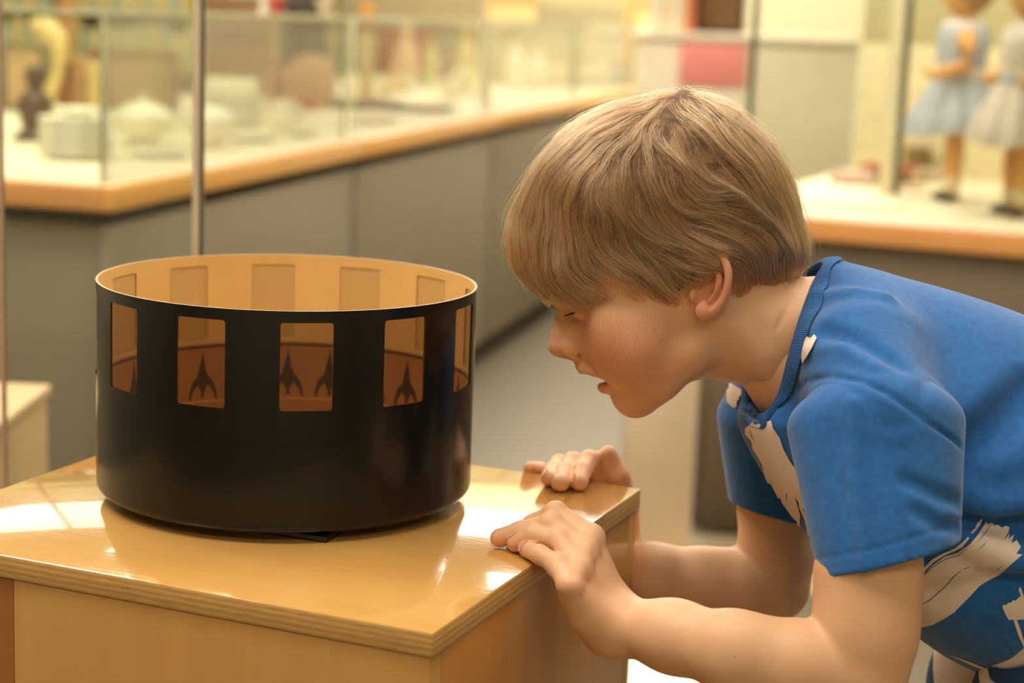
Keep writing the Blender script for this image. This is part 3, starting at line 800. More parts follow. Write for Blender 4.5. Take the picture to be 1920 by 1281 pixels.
wc = empty('white_cabinet', (.87, 7.25, 0), 'white cabinet behind the head of the boy, a pink sheet on its front', 'cabinet')
m_wh = plain('white_lacquer', (240, 228, 202), 0.4)
box('cabinet_body', (0, 0, .565), (.82, .5, 1.10), m_wh, wc, bevel=.006)
box('cabinet_top', (0, 0, 1.132), (.86, .54, .03), m_wh, wc, bevel=.006)
a, b = Py(1272, 158, 6.99), Py(1402, 84, 6.99)
o = box('pink_sheet', ((a[0] + b[0]) / 2, 6.985, (a[2] + b[2]) / 2), (b[0] - a[0], .004, b[2] - a[2]), plain('pink_print', (244, 152, 144), .6), bevel=.001)
tag(o, 'pink poster sheet hanging on the white cabinet above the head of the boy', 'poster')
def onwc(px): return float(Py(px, 40, 7.15)[0])
for i, (px, w_, h_, col, lab) in enumerate(((1228, .036, .24, (238, 226, 200), 'white book on the white cabinet, leftmost of the row'), (1246, .036, .22, (232, 214, 180), 'cream book on the white cabinet, second of the row'), (1262, .03, .24, (238, 228, 206), 'white book on the white cabinet, third of the row'), (1276, .026, .23, (226, 200, 168), 'beige book on the white cabinet, fourth of the row'), (1290, .034, .25, (208, 118, 78), 'orange red book on the white cabinet, right end of the row'))):
    bm = bmesh.new(); add_box(bm, (0, 0, h_ / 2), (w_, .17, h_), 0, .004); add_box(bm, (0, -.086, h_ * .75), (w_ * .6, .002, h_ * .1), 0, 0)
    o = from_bm('cabinet_book', bm, plain('book_cover', col, .6), None, angle=40); o.location = (onwc(px), 7.15, 1.147); tag(o, lab, 'book', 'books on the white cabinet')
frame_pic(1302, -60, 1402, 44, 7.2, 'dark brown framed picture standing on the white cabinet', (70, 44, 26), (112, 84, 52), z0=1.147)

# pale plinth and step behind the chin of the boy
pp = Pz(1166, 1062, 0)
w_ = 124 * mpp(pp)
r = empty('pale_plinth', (pp[0] + w_ / 2, pp[1] + .12, 0), 'pale pinkish plinth standing on the floor below the chin of the boy', 'plinth')
box('plinth_body', (0, 0, .235), (w_, .24, .45), plain('pale_plinth_paint', (214, 190, 160), .6, var=.08, scale=6), r, bevel=.004)
box('plinth_foot', (0, 0, .006), (w_ + .03, .27, .012), plain('pale_plinth_foot', (200, 182, 150), .6), r, bevel=.002)
p0 = Pz(1300, 1100, 0)
o = box('floor_sill', (p0[0] + .1, p0[1] + .17, .004), (.62, .40, .008), plain('pale_step_vinyl', (206, 188, 154), .5), bevel=.001); tag(o, 'pale flat step strip on the floor in front of the brown counter', 'step')
p0 = Pz(1215, 1290, 0.3)
r = empty('white_stool', (p0[0] + .03, p0[1] + .05, 0), 'white low box just right of the plywood plinth, below the forearm', 'box')
box('stool_body', (0, 0, .14), (.17, .16, .28), m_wh, r, bevel=.006); box('stool_top', (0, 0, .29), (.18, .17, .02), m_wh, r, bevel=.004)

# ------------------------------------------------------------------ dolls and papers on the low counter
m_skin_d = plain('doll_composition', (214, 158, 92), .45)
m_blue_d = plain('doll_blue_cotton', (176, 180, 190), .8, var=.1, scale=60)
m_white_d = plain('doll_white_cotton', (222, 208, 196), .8, var=.06, scale=60)
m_hair_d = plain('doll_hair', (170, 132, 88), .7)
m_shoe_d = plain('doll_shoe', (88, 68, 52), .5); m_sock = plain('doll_sock', (226, 204, 160), .8)
def doll(px, py, hpx, label, dress, face, arms):
    p, m = sc_at(px, py, C2Z)
    r = empty('doll', (p[0], p[1], C2Z), label, 'doll', rz=face)
    H = hpx * m                                          # height to the crown
    g = lambda s: s * H
    for s in (-1, 1):
        x = g(.055) * s
        bm = bmesh.new(); add_tube(bm, [(0, x, g(.03)), (0, x, g(.10)), (0, x, g(.18)), (0, x, g(.28)), (0, x, g(.42))], [g(.024), g(.028), g(.040), g(.038), g(.052)], 14); from_bm('leg', bm, m_skin_d, r, smooth=True)
        bm = bmesh.new(); add_tube(bm, [(0, x, g(.03)), (0, x, g(.06)), (0, x, g(.11))], [g(.027), g(.031), g(.034)], 14); from_bm('sock', bm, m_sock, r, smooth=True)
        bm = bmesh.new(); bmesh.ops.create_uvsphere(bm, u_segments=16, v_segments=10, radius=1, matrix=Matrix.Translation((-g(.025), x, g(.021))) @ Matrix.Diagonal((g(.062), g(.034), g(.021), 1))); from_bm('shoe', bm, m_shoe_d, r, smooth=True)
        sh = Vector((0, g(.10) * s, g(.74)))
        el = sh + Vector((arms[0] * g(.02), g(.06) * s, -g(.14))); ha = el + Vector((-g(.13) * arms[1], -g(.01) * s, -g(.045)))
        bm = bmesh.new(); add_tube(bm, [sh, (sh + el) / 2, el, (el + ha) / 2, ha, ha + Vector((-g(.03), 0, g(.004)))], [g(.042), g(.038), g(.034), g(.032), g(.026), g(.016)], 14); from_bm('arm', bm, m_skin_d, r, smooth=True)
    # skirt with soft pleats
    bm = bmesh.new(); rings = []
    for (z, rr, amp) in ((.30, .215, .10), (.31, .218, .10), (.40, .185, .07), (.50, .135, .04), (.56, .105, .01), (.62, .108, 0), (.70, .118, 0), (.77, .10, 0), (.79, .055, 0)):
        rings.append([bm.verts.new((g(rr) * (1 + amp * sin(11 * q + z * 4)) * cos(q), g(rr) * (1 + amp * sin(11 * q + z * 4)) * 1.08 * sin(q), g(z + .012 * amp * 10 * sin(3 * q)))) for q in np.linspace(0, 2 * pi, 88, endpoint=False)])
    for a, b in zip(rings, rings[1:]):
        for i in range(88):
            bm.faces.new((a[i], a[(i + 1) % 88], b[(i + 1) % 88], b[i]))
    from_bm('dress', bm, dress, r, smooth=True)
    lathe('sash', [(g(.108), g(.545)), (g(.112), g(.55)), (g(.112), g(.575)), (g(.107), g(.58))], m_white_d if dress is m_blue_d else m_blue_d, r, 40, m=Matrix.Diagonal((1, 1.08, 1, 1)))
    lathe('collar', [(g(.045), g(.80)), (g(.10), g(.775)), (g(.105), g(.765)), (g(.05), g(.79))], m_white_d, r, 32)
    bm = bmesh.new(); add_tube(bm, [(0, 0, g(.77)), (0, 0, g(.84))], [g(.036), g(.034)], 16)
    bmesh.ops.create_uvsphere(bm, u_segments=24, v_segments=16, radius=1, matrix=Matrix.Translation((-g(.008), 0, g(.90))) @ Matrix.Diagonal((g(.088), g(.078), g(.096), 1)))
    bmesh.ops.create_uvsphere(bm, u_segments=10, v_segments=8, radius=g(.014), matrix=Matrix.Translation((-g(.098), 0, g(.885))))
    from_bm('head', bm, m_skin_d, r, smooth=True)
    bm = bmesh.new(); bmesh.ops.create_uvsphere(bm, u_segments=28, v_segments=18, radius=1, matrix=Matrix.Translation((g(.022), 0, g(.915))) @ Matrix.Diagonal((g(.096), g(.094), g(.100), 1)))
    for v in bm.verts: v.co += v.co.normalized() * random.uniform(0, g(.01))
    from_bm('hair', bm, m_hair_d, r, smooth=True)
doll(1782, 376, 420, 'doll in a pale blue cotton dress and dark shoes on the low counter', m_blue_d, -.15, (.6, 1.0))
doll(1902, 404, 448, 'doll in a white dress at the right border, on the low counter', m_white_d, .25, (.4, .7))
def flat(name, px, py, w_, d_, th, col, label, cat, rz=0.0, z=C2Z):
    p, m = sc_at(px, py, z)
    bm = bmesh.new(); add_box(bm, (0, 0, th / 2), (w_ * m, d_, th), 0, min(.002, th * .3)); add_box(bm, (0, 0, th), (w_ * m * .7, d_ * .6, .0006), 0, 0)
    o = from_bm(name, bm, plain(name + '_paper', col, .8, var=.08), None, angle=40); o.location = (p[0], p[1], z); o.rotation_euler = (0, 0, T2 + rz); return tag(o, label, cat)
flat('paper_sheet', 1600, 385, 190, .17, .003, (240, 226, 196), 'large white sheet lying at the front of the low counter', 'paper', .05)
flat('old_book', 1600, 342, 80, .10, .028, (206, 176, 160), 'mauve grey book lying behind the white sheet', 'book', .1)
flat('old_book', 1672, 336, 92, .10, .034, (226, 206, 176), 'cream book lying right of the mauve grey book', 'book', -.1)
flat('old_book', 1664, 317, 96, .08, .012, (178, 92, 66), 'brick red book lying on top of the cream book', 'book', -.05, C2Z + .0347)
flat('pink_leaflet', 1692, 352, 84, .06, .006, (224, 182, 160), 'pink leaflet lying in front of the cream book', 'leaflet', .2)
flat('old_book', 1742, 336, 64, .09, .030, (190, 168, 140), 'grey brown book lying by the legs of the blue doll', 'book', .2)
p, m = sc_at(1722, 331, C2Z)
o = lathe('wicker_pot', [(0, 0), (22 * m, 0), (24 * m, 20 * m), (24 * m, 52 * m), (21 * m, 52 * m), (20 * m, 10 * m), (0, 8 * m)], plain('dark_wicker', (134, 108, 66), .8, var=.25, scale=120), None, 24); o.location = (p[0], p[1] + .03, C2Z); tag(o, 'brown wicker pot standing behind the blue doll', 'pot')

# ------------------------------------------------------------------ glass screen left of the drum
gy = 2.02
gl, gr = Py(2, 300, gy)[0], Py(366, 240, gy)[0]
gs = empty('glass_screen', ((gl + gr) / 2, gy, 0), 'tall clear glass screen with a pale metal edge, behind the plinth on the left', 'screen')
gw = gr - gl
box('glass_pane', (0, 0, .90), (gw, .008, 1.76), glass('screen_glass', (.96, .975, .94, 1), 1.0), gs, bevel=0)
m_al = plain('screen_metal_edge', (216, 200, 170), .35, 0.0)
box('metal_edge', (gw / 2 + .002, 0, .90), (.0075, .014, 1.78), m_al, gs, bevel=.001)
box('edge_seal', (gw / 2 + .0085, 0, .90), (.003, .010, 1.78), m_dpost, gs, bevel=.0005)
box('metal_edge', (-gw / 2, 0, .90), (.004, .012, 1.78), plain('screen_pink_edge', (214, 178, 146), .4), gs, bevel=.001)
box('foot_rail', (0, 0, .012), (gw + .04, .06, .024), m_al, gs, bevel=.002)
q = Py(15, 790, 2.38); qx = Py(8, 830, 2.38)[0]  # block added in place of a beige reflection in the glass
r = empty('beige_reflection_block', (qx - .125, 2.505, 0), 'beige block behind the glass screen, standing in for its reflection at the left border', 'plinth')
bh = q[2]
box('plinth_body', (0, 0, bh / 2 - .01), (.24, .24, bh - .02), plain('beige_reflection_block', (196, 166, 122), .6), r, bevel=.003)
box('block_top', (0, 0, bh - .01), (.25, .25, .018), plain('beige_reflection_top', (204, 176, 132), .6), r, bevel=.003)
# ------------------------------------------------------------------ the boy : working frame
# lengths in photo pixels at the boy's mid plane: u to the right, v down, w away from the viewer
BY = 1.38
HC = Py(1230, 470, BY)
BW_ = ray(1230, 470); BW_ = BW_ / np.linalg.norm(BW_)
BX_ = CR - BW_ * (CR @ BW_); BX_ /= np.linalg.norm(BX_)
BV_ = np.cross(BW_, BX_)
if BV_ @ CU > 0: BV_ = -BV_
BS = float((HC - EYE) @ CF) / FPX
def to_local(P):
    d = np.asarray(P, float) - HC
    return np.stack([1230 + d @ BX_ / BS, 470 + d @ BV_ / BS, d @ BW_ / BS], -1)
def to_world(L):
    L = np.asarray(L, float)
    return HC + ((L[..., 0:1] - 1230) * BX_ + (L[..., 1:2] - 470) * BV_ + L[..., 2:3] * BW_) * BS
D0 = float((HC - EYE) @ BW_)
def Q(px, py, w):
    d = ray(px, py); t = (D0 + w * BS) / (d @ BW_)
    return to_local(EYE + d * t)
def rad(r, w): return r * (D0 + w * BS) / D0
def CH(*pts):
    """chain in photo pixels: (px, py, w, r) -> local points and radii"""
    return [Q(p[0], p[1], p[2]) for p in pts], [rad(p[3], p[2]) for p in pts]

# ------------------------------------------------------------------ implicit shapes
def d_chain(P, pts, rr):
    best = None
    for i in range(len(pts) - 1):
        a, b = np.asarray(pts[i], np.float32), np.asarray(pts[i + 1], np.float32)
        ab = b - a; h = np.clip(((P - a) @ ab) / max(float(ab @ ab), 1e-9), 0, 1)
        d = np.sqrt(((P - a - h[:, None] * ab) ** 2).sum(1)) - (rr[i] + (rr[i + 1] - rr[i]) * h)
        best = d if best is None else np.minimum(best, d)
    return best
def d_chain_s(P, pts, rr, k):
    best = None
    for i in range(len(pts) - 1):
        d = d_chain(P, pts[i:i + 2], rr[i:i + 2])
        best = d if best is None else smin(best, d, k)
    return best
def smin(a, b, k):
    h = np.maximum(k - np.abs(a - b), 0) / k
    return np.minimum(a, b) - h * h * k * 0.25
def smax(a, b, k): return -smin(-a, -b, k)
def rotm(ax, deg):
    return np.array(Matrix.Rotation(radians(deg), 3, Vector(ax))).astype(np.float32)
def d_ell(P, c, r, R=None):
    q = P - np.asarray(c, np.float32)
    if R is not None: q = q @ R
    r = np.asarray(r, np.float32)
    k0 = np.sqrt(((q / r) ** 2).sum(1)); k1 = np.sqrt(((q / (r * r)) ** 2).sum(1))
    return k0 * (k0 - 1) / np.maximum(k1, 1e-6)
def sd_poly(x, y, V):
    V = np.asarray(V, np.float32); n = len(V)
    d = np.full(x.shape, 1e12, np.float32); s = np.ones(x.shape, np.float32)
    for i in range(n):
        ax, ay = V[i]; bx, by = V[i - 1]
        ex, ey = bx - ax, by - ay; wx, wy = x - ax, y - ay
        t = np.clip((wx * ex + wy * ey) / (ex * ex + ey * ey + 1e-9), 0, 1)
        d = np.minimum(d, (wx - ex * t) ** 2 + (wy - ey * t) ** 2)
        c1 = y >= ay; c2 = y < by; c3 = ex * wy > ey * wx
        flip = (c1 & c2 & c3) | (~c1 & ~c2 & ~c3)
        s = np.where(flip, -s, s)
    return s * np.sqrt(d)
def spline2(pts, closed=True, sub=4):
    pts = np.asarray(pts, float); n = len(pts); out = []
    for i in range(n if closed else n - 1):
        p0, p1, p2, p3 = (pts[(i + j - 1) % n] if closed else pts[min(max(i + j - 1, 0), n - 1)] for j in range(4))
        for t in np.linspace(0, 1, sub, endpoint=False):
            out.append(0.5 * (2 * p1 + (p2 - p0) * t + (2 * p0 - 5 * p1 + 4 * p2 - p3) * t * t + (3 * p1 - p0 - 3 * p2 + p3) * t ** 3))
    if not closed: out.append(pts[-1])
    return np.array(out)
class Field:
    """smooth scalar field from scattered (u, v, value)"""
    def __init__(s, pts, soft=30.0, p=3.0):
        s.p = np.asarray(pts, np.float32); s.soft = soft; s.e = p
    def __call__(s, x, y):
        num = 0; den = 0
        for u, v, a in s.p:
            w = 1.0 / ((x - u) ** 2 + (y - v) ** 2 + s.soft ** 2) ** (s.e / 2)
            num = num + w * a; den = den + w
        return num / den
class Grid2:
    """sd_poly and fields baked on a coarse 2-D raster, read back bilinearly"""
    def __init__(s, fn, lo, hi, st=4.0):
        s.lo, s.st = lo, st
        nx, ny = int((hi[0] - lo[0]) / st) + 2, int((hi[1] - lo[1]) / st) + 2
        X, Y = np.meshgrid(lo[0] + st * np.arange(nx), lo[1] + st * np.arange(ny), indexing='ij')
        s.a = fn(X.ravel().astype(np.float32), Y.ravel().astype(np.float32)).reshape(nx, ny).astype(np.float32)
    def __call__(s, x, y):
        fx = np.clip((x - s.lo[0]) / s.st, 0, s.a.shape[0] - 1.001); fy = np.clip((y - s.lo[1]) / s.st, 0, s.a.shape[1] - 1.001)
        i = fx.astype(np.int32); j = fy.astype(np.int32); fx = fx - i; fy = fy - j; a = s.a
        return (a[i, j] * (1 - fx) + a[i + 1, j] * fx) * (1 - fy) + (a[i, j + 1] * (1 - fx) + a[i + 1, j + 1] * fx) * fy
def inflate(d2, hw, T, w, L=90.0):
    e = np.maximum(1 + d2 / T, 0)
    f = (np.sqrt(e * e + (w / hw) ** 2) - 1) * L
    return np.where(d2 > 0, np.maximum(f, d2 * .8), f)

def surface(fn, lo, hi, h, pad=1.6):
    """surface nets of fn < 0 inside the box; only blocks near the surface are evaluated"""
    B = 12
    n = [int(math.ceil((hi[i] - lo[i]) / h / B)) * B for i in range(3)]
    F = np.full([k + 1 for k in n], 1.0, np.float32)
    nb = [k // B for k in n]
    bi = np.stack(np.meshgrid(*[np.arange(k) for k in nb], indexing='ij'), -1).reshape(-1, 3)
    cen = (np.asarray(lo) + (bi + 0.5) * B * h).astype(np.float32)
    dc = fn(cen)
    half = B * h * math.sqrt(3) / 2
    act = np.abs(dc) < half * pad
    for b in bi[(~act) & (dc < 0)]:
        s = b * B; F[s[0]:s[0] + B + 1, s[1]:s[1] + B + 1, s[2]:s[2] + B + 1] = -1.0
    off = np.stack(np.meshgrid(*[np.arange(B + 1)] * 3, indexing='ij'), -1).reshape(-1, 3)
    ab = bi[act]
    CHK = 60
    for c in range(0, len(ab), CHK):
        bb = ab[c:c + CHK]
        idx = (bb[:, None, :] * B + off[None]).reshape(-1, 3)
        v = fn((np.asarray(lo) + idx * h).astype(np.float32))
        F[idx[:, 0], idx[:, 1], idx[:, 2]] = v
    I = F < 0
    cnt = np.zeros([k for k in n], np.int8)
    for a in (0, 1):
        for b in (0, 1):
            for c in (0, 1):
                cnt += I[a:n[0] + a, b:n[1] + b, c:n[2] + c]
    cells = np.argwhere((cnt > 0) & (cnt < 8))
    cid = np.full(n, -1, np.int32); cid[cells[:, 0], cells[:, 1], cells[:, 2]] = np.arange(len(cells))
    acc = np.zeros((len(cells), 3)); num = np.zeros(len(cells))
    cor = [(a, b, c) for a in (0, 1) for b in (0, 1) for c in (0, 1)]
    val = {o: F[cells[:, 0] + o[0], cells[:, 1] + o[1], cells[:, 2] + o[2]] for o in cor}
    for o in cor:
        for ax in range(3):
            if o[ax] == 0:
                o2 = tuple(o[i] + (i == ax) for i in range(3))
                va, vb = val[o], val[o2]
                m = (va < 0) != (vb < 0)
                t = np.where(m, va / np.where(m, va - vb, 1), 0)
                p = np.tile(np.array(o, float), (len(cells), 1)); p[:, ax] += t
                acc += p * m[:, None]; num += m
    verts = np.asarray(lo) + (cells + acc / num[:, None]) * h
    faces = []
    for ax in range(3):
        sl0 = [slice(None)] * 3; sl1 = [slice(None)] * 3
        sl0[ax] = slice(0, n[ax]); sl1[ax] = slice(1, n[ax] + 1)
        A_, B_ = I[tuple(sl0)], I[tuple(sl1)]
        e = np.argwhere(A_ != B_)
        o1, o2 = (ax + 1) % 3, (ax + 2) % 3
        ok = (e[:, o1] > 0) & (e[:, o2] > 0) & (e[:, o1] < n[o1]) & (e[:, o2] < n[o2])
        e = e[ok]; ins = A_[e[:, 0], e[:, 1], e[:, 2]]
        q = []
        for (da, db) in ((0, 0), (1, 0), (1, 1), (0, 1)):
            c = e.copy(); c[:, o1] -= da; c[:, o2] -= db
            q.append(cid[c[:, 0], c[:, 1], c[:, 2]])
        q = np.stack(q, 1)
        q[~ins] = q[~ins][:, ::-1]
        faces.append(q)
    faces = np.concatenate(faces); faces = faces[(faces >= 0).all(1)]
    return verts, faces
def relax(V, Fq, it=2, lam=0.5):
    n = len(V); E = np.concatenate([Fq[:, [0, 1]], Fq[:, [1, 2]], Fq[:, [2, 3]], Fq[:, [3, 0]]])
    deg = np.bincount(E.ravel(), minlength=n)[:, None]
    for s in range(it):
        for l in (lam, -lam * 1.02):
            S = np.stack([np.bincount(E[:, 0], V[E[:, 1], k], n) + np.bincount(E[:, 1], V[E[:, 0], k], n) for k in range(3)], 1)
            V = V + l * (S / np.maximum(deg, 1) - V)
    return V
def mesh_np(name, V, Fq, world=True):
    me = bpy.data.meshes.new(name)
    Vw = to_world(V) if world else V
    me.vertices.add(len(Vw)); me.vertices.foreach_set('co', Vw.astype(np.float32).ravel())
    k = Fq.shape[1]
    me.loops.add(Fq.size); me.loops.foreach_set('vertex_index', Fq.astype(np.int32).ravel())
    me.polygons.add(len(Fq)); me.polygons.foreach_set('loop_start', np.arange(0, Fq.size, k, dtype=np.int32))
    me.update(calc_edges=True); me.validate()
    me.polygons.foreach_set('use_smooth', [True] * len(me.polygons))
    return me
def f32(P): return np.asarray(P, np.float32)

def dense(pts, rr, n=4):
    """spline through chain points and radii"""
    P4 = np.concatenate([np.asarray(pts, float), np.asarray(rr, float)[:, None]], 1); k = len(P4); out = []
    for i in range(k - 1):
        p0, p1, p2, p3 = P4[max(i - 1, 0)], P4[i], P4[i + 1], P4[min(i + 2, k - 1)]
        for f in np.linspace(0, 1, n, endpoint=False):
            out.append(.5 * (2 * p1 + (p2 - p0) * f + (2 * p0 - 5 * p1 + 4 * p2 - p3) * f * f + (3 * p1 - p0 - 3 * p2 + p3) * f ** 3))
    out.append(P4[-1]); out = np.array(out); return [o[:3] for o in out], [float(o[3]) for o in out]
EAR_HELIX = dense([(1299, 516, -156), (1307, 492, -163), (1325, 477, -171), (1346, 481, -179), (1357, 506, -183), (1356, 536, -181), (1347, 561, -175), (1332, 578, -168)], [6, 7, 8, 8, 7.5, 7, 7.5, 9])
EAR_ANTI = dense([(1334, 494, -172), (1341, 514, -177), (1338, 536, -177), (1326, 558, -171)], [5, 6, 6, 6])
# ------------------------------------------------------------------ head and neck
HEADP = spline2([(1500, 800), (1452, 742), (1400, 724), (1345, 711), (1300, 715), (1268, 737), (1240, 755), (1212, 770), (1192, 775), (1174, 770), (1159, 757), (1148, 743),
                 (1138, 730), (1126, 712), (1106, 696), (1092, 684), (1081, 668), (1066, 632), (1053, 602), (1046, 577), (1039, 555), (1031, 525), (1030, 485), (1040, 440), (1064, 385), (1104, 310), (1160, 256),
                 (1230, 222), (1310, 222), (1380, 250), (1428, 294), (1458, 348), (1470, 400), (1472, 450), (1478, 496), (1496, 517), (1530, 517), (1570, 510), (1650, 520), (1690, 640), (1640, 800)], True, 4)
_hw = Field([(1260, 360, 174), (1150, 400, 158), (1050, 470, 128), (1120, 520, 146), (1150, 590, 150), (1085, 600, 120), (1180, 650, 144), (1240, 690, 128), (1300, 650, 128), (1310, 560, 148), (1230, 470, 166), (1210, 560, 154), (1380, 480, 150),
             (1130, 700, 98), (1150, 735, 80), (1185, 765, 58), (1240, 720, 100), (1400, 650, 116), (1480, 620, 122), (1600, 640, 135), (1430, 400, 150), (1450, 530, 116), (1380, 560, 122)], 35, 3.2)
_ht = Field([(1260, 360, 205), (1100, 400, 190), (1050, 480, 170), (1080, 565, 180), (1115, 640, 165), (1140, 720, 105), (1185, 760, 62), (1260, 700, 100), (1400, 650, 105), (1500, 620, 110), (1430, 400, 190), (1460, 520, 120)], 35, 3.0)
g_hd = Grid2(lambda x, y: sd_poly(x, y, HEADP), (860, 100), (1760, 860))
g_hw = Grid2(_hw, (860, 100), (1760, 860), 8); g_ht = Grid2(_ht, (860, 100), (1760, 860), 8)
R20 = rotm((0, 0, 1), 0)
EAR = lambda du, dv, dw: (1328 + du, 536 + dv, -150 + dw)
_earR = rotm((0, 0, 1), 14) @ rotm((0, 1, 0), 24)
def f_head(P):
    P = f32(P).copy(); u, v = P[:, 0], P[:, 1]; wn = P[:, 2].copy()
    P[:, 2] = -np.abs(P[:, 2]); w = P[:, 2]
    d = inflate(g_hd(u, v), g_hw(u, v), g_ht(u, v), w, 100.0)
    # brow, cheek bone, jaw
    d = smin(d, d_chain(P, [(1056, 556, -18), (1062, 546, -50), (1092, 536, -98)], [13, 15, 12]), 22)
    d = smin(d, d_ell(P, (1172, 610, -116), (52, 34, 24), rotm((0, 0, 1), 20)), 45)
    d = smin(d, d_ell(P, (1182, 664, -92), (56, 50, 42)), 60)
    d = smin(d, d_chain(P, [(1300, 655, -100), (1240, 715, -70), (1195, 745, -28)], [26, 30, 30]), 40)
    # eye: hollow, lids, eyeball bulge
    d = smax(d, -d_ell(P, (1062, 584, -66), (32, 20, 34)), 26)
    lid = d_ell(P, (1097, 575, -64), (27, 23, 30))
    d = smin(d, lid, 7)
    d = smax(d, -d_chain(P, [(1077, 588, -46), (1074, 585, -60), (1080, 582, -80), (1094, 581, -96)], [2.2, 2.6, 2.6, 1.8]), 4)   # lid line
    d = smax(d, -d_chain(P, [(1074, 566, -44), (1072, 562, -62), (1082, 558, -86)], [2, 3, 2]), 8)              # fold over the lid
    # nose
    d = smin(d, d_chain_s(P, [(1062, 572, 0), (1056, 603, 0), (1050.5, 630, 0), (1047.5, 650, 0)], [15, 16, 17.5, 20], 4), 14)
    d = smin(d, d_chain(P, [(1083, 596, -8), (1078, 648, -12)], [20, 24]), 24)
    d = smin(d, d_ell(P, (1073, 652, -28), (20, 18, 15), rotm((0, 0, 1), -12)), 6)
    d = smin(d, d_chain(P, [(1050, 661, 0), (1074, 668, 0)], [8, 8]), 8)
    d = smax(d, -d_ell(P, (1063, 670, -15), (13, 8, 8), rotm((0, 0, 1), 12)), 4)
    d = smax(d, -d_chain(P, [(1091, 636, -40), (1095, 655, -40), (1089, 671, -32)], [2.5, 4.5, 4]), 7)
    # lips and mouth
    d = smin(d, d_chain_s(P, [(1094, 685, 0), (1100, 688, -22), (1121, 697, -44), (1142, 704, -58)], [17, 16, 12, 6], 6), 8)
    d = smin(d, d_chain_s(P, [(1098, 694.5, -6), (1104, 696, -20), (1124, 702, -42), (1143, 708, -56)], [9, 8.5, 6, 2], 4), 4)
    d = smin(d, d_chain_s(P, [(1132.5, 727, 0), (1136, 726, -20), (1143, 720, -40), (1150, 712, -54)], [12, 11.5, 9, 3], 5), 8)
    d = smax(d, -d_ell(P, (1118, 710.5, 0), (36, 8.0, 66), rotm((0, 0, 1), 10)), 3)
    d = smax(d, -d_chain(P, [(1085, 676, 0), (1081, 690, 0)], [2.5, 2.5]), 8)
    d = smax(d, -d_chain(P, [(1152, 744, 0), (1158, 742, -22), (1164, 734, -40)], [3, 3, 2]), 12)
    d = smin(d, d_ell(P, (1191, 750, 0), (32, 26, 38)), 26)
    # neck: strap muscle, fold at the nape
    d = smin(d, d_chain(P, [(1352, 590, -104), (1420, 660, -92), (1485, 740, -50)], [22, 20, 18]), 34)
    d = smax(d, -d_chain(P, [(1500, 512, -14), (1496, 518, -50), (1484, 540, -92), (1466, 575, -116), (1448, 612, -123)], [4, 4.5, 4, 3, 1]), 9)
    # ear
    q = (P - f32((1330, 538, -158))) @ _earR
    plate = np.sqrt(((q / f32((34, 58, 9))) ** 2).sum(1)); ear = (plate - 1) * 9
    ear = smin(ear, d_chain(P, *EAR_HELIX), 6)
    ear = smin(ear, d_ell(P, (1315, 577, -164), (15, 16, 9)), 8)
    ear = smin(ear, d_chain(P, *EAR_ANTI), 6)
    ear = smax(ear, -d_ell(P, (1313, 541, -177), (18, 22, 15), rotm((0, 0, 1), 20)), 5)
    ear = smin(ear, d_ell(P, (1296, 549, -160), (8, 13, 8)), 5)
    ear = smin(ear, d_ell(P, (1318, 545, -142), (26, 40, 18)), 8)
    ear = np.where(np.abs(u - 1328) < 90, ear, 60.0)
    d = smin(d, ear, 6)
    return d

# ------------------------------------------------------------------ the two arms and hands
nR = np.array([E1[0], E1[1], 0.0]); oR = np.array([*A, 0.0])                       # right face of the plinth
nB = np.array([E2[0], E2[1], 0.0]); oB = np.array([*(A + E2 * PL), 0.0])            # back face
def at(px, py, kind, val):
    """point on the photo ray px,py: 'T' val above the board, 'R'/'B' val off the right/back face, 'w' lateral"""
    d = ray(px, py)
    if kind == 'T': P = Pz(px, py, TOP + val)
    elif kind == 'R': P = EYE + d * ((val - (EYE - oR) @ nR) / (d @ nR))
    elif kind == 'B': P = EYE + d * ((val - (EYE - oB) @ nB) / (d @ nB))
    return to_local(P)
mm = 0.001 / BS                                                                    # one millimetre in working units
def dist_mm(a, b): return float(np.linalg.norm(np.asarray(a) - np.asarray(b)) / mm)

def reach(px, py, prev, L, near=True):
    """point on the photo ray px,py that lies L millimetres from prev"""
    d = ray(px, py); d = d / np.linalg.norm(d); c = to_world(prev) - EYE; L = L * .001
    m = float(c @ d); h2 = L * L - (float(c @ c) - m * m)
    h = math.sqrt(max(h2, 0.0))
    return to_local(EYE + d * (m - h if near else m + h))
# left hand, gripping the right edge of the board: joints MCP, PIP, DIP, tip
def finger(px, lens, tip_h, dip_h, near=(True, True)):
    tip = at(*px[3], 'T', tip_h); dip = at(*px[2], 'T', dip_h)
    pip = reach(*px[1], dip, lens[1], near[0]); mcp = reach(*px[0], pip, lens[0], near[1])
    return [mcp, pip, dip, tip]
NH = {
    'index':  finger([(1112, 1008), (1042, 964), (1000, 984), (968, 1004)], (36, 21), .0075, .016),
    'middle': finger([(1100, 1034), (1034, 985), (978, 997), (936, 1009)], (37, 24), .0075, .014),
    'ring':   finger([(1090, 1066), (1050, 1014), (1000, 1004), (967, 1019)], (34, 22), .0072, .015),
    'pinky':  finger([(1074, 1100), (1047, 1061), (1012, 1040), (987, 1030)], (29, 18), .0065, .0085),
}
NHR = {'index': (9.4, 8.6, 7.6, 6.6), 'middle': (9.3, 8.8, 7.8, 6.8), 'ring': (8.8, 8.3, 7.4, 6.6), 'pinky': (7.0, 8.0, 6.8, 6.0)}
n_wrist = at(1160, 1170, 'R', .062)
n_arm_pts, n_arm_r = CH((1652, 860, -345, 78), (1628, 1080, -412, 90), (1624, 1180, -428, 87), (1614, 1262, -435, 85))
_wr_w = float(n_wrist[2])
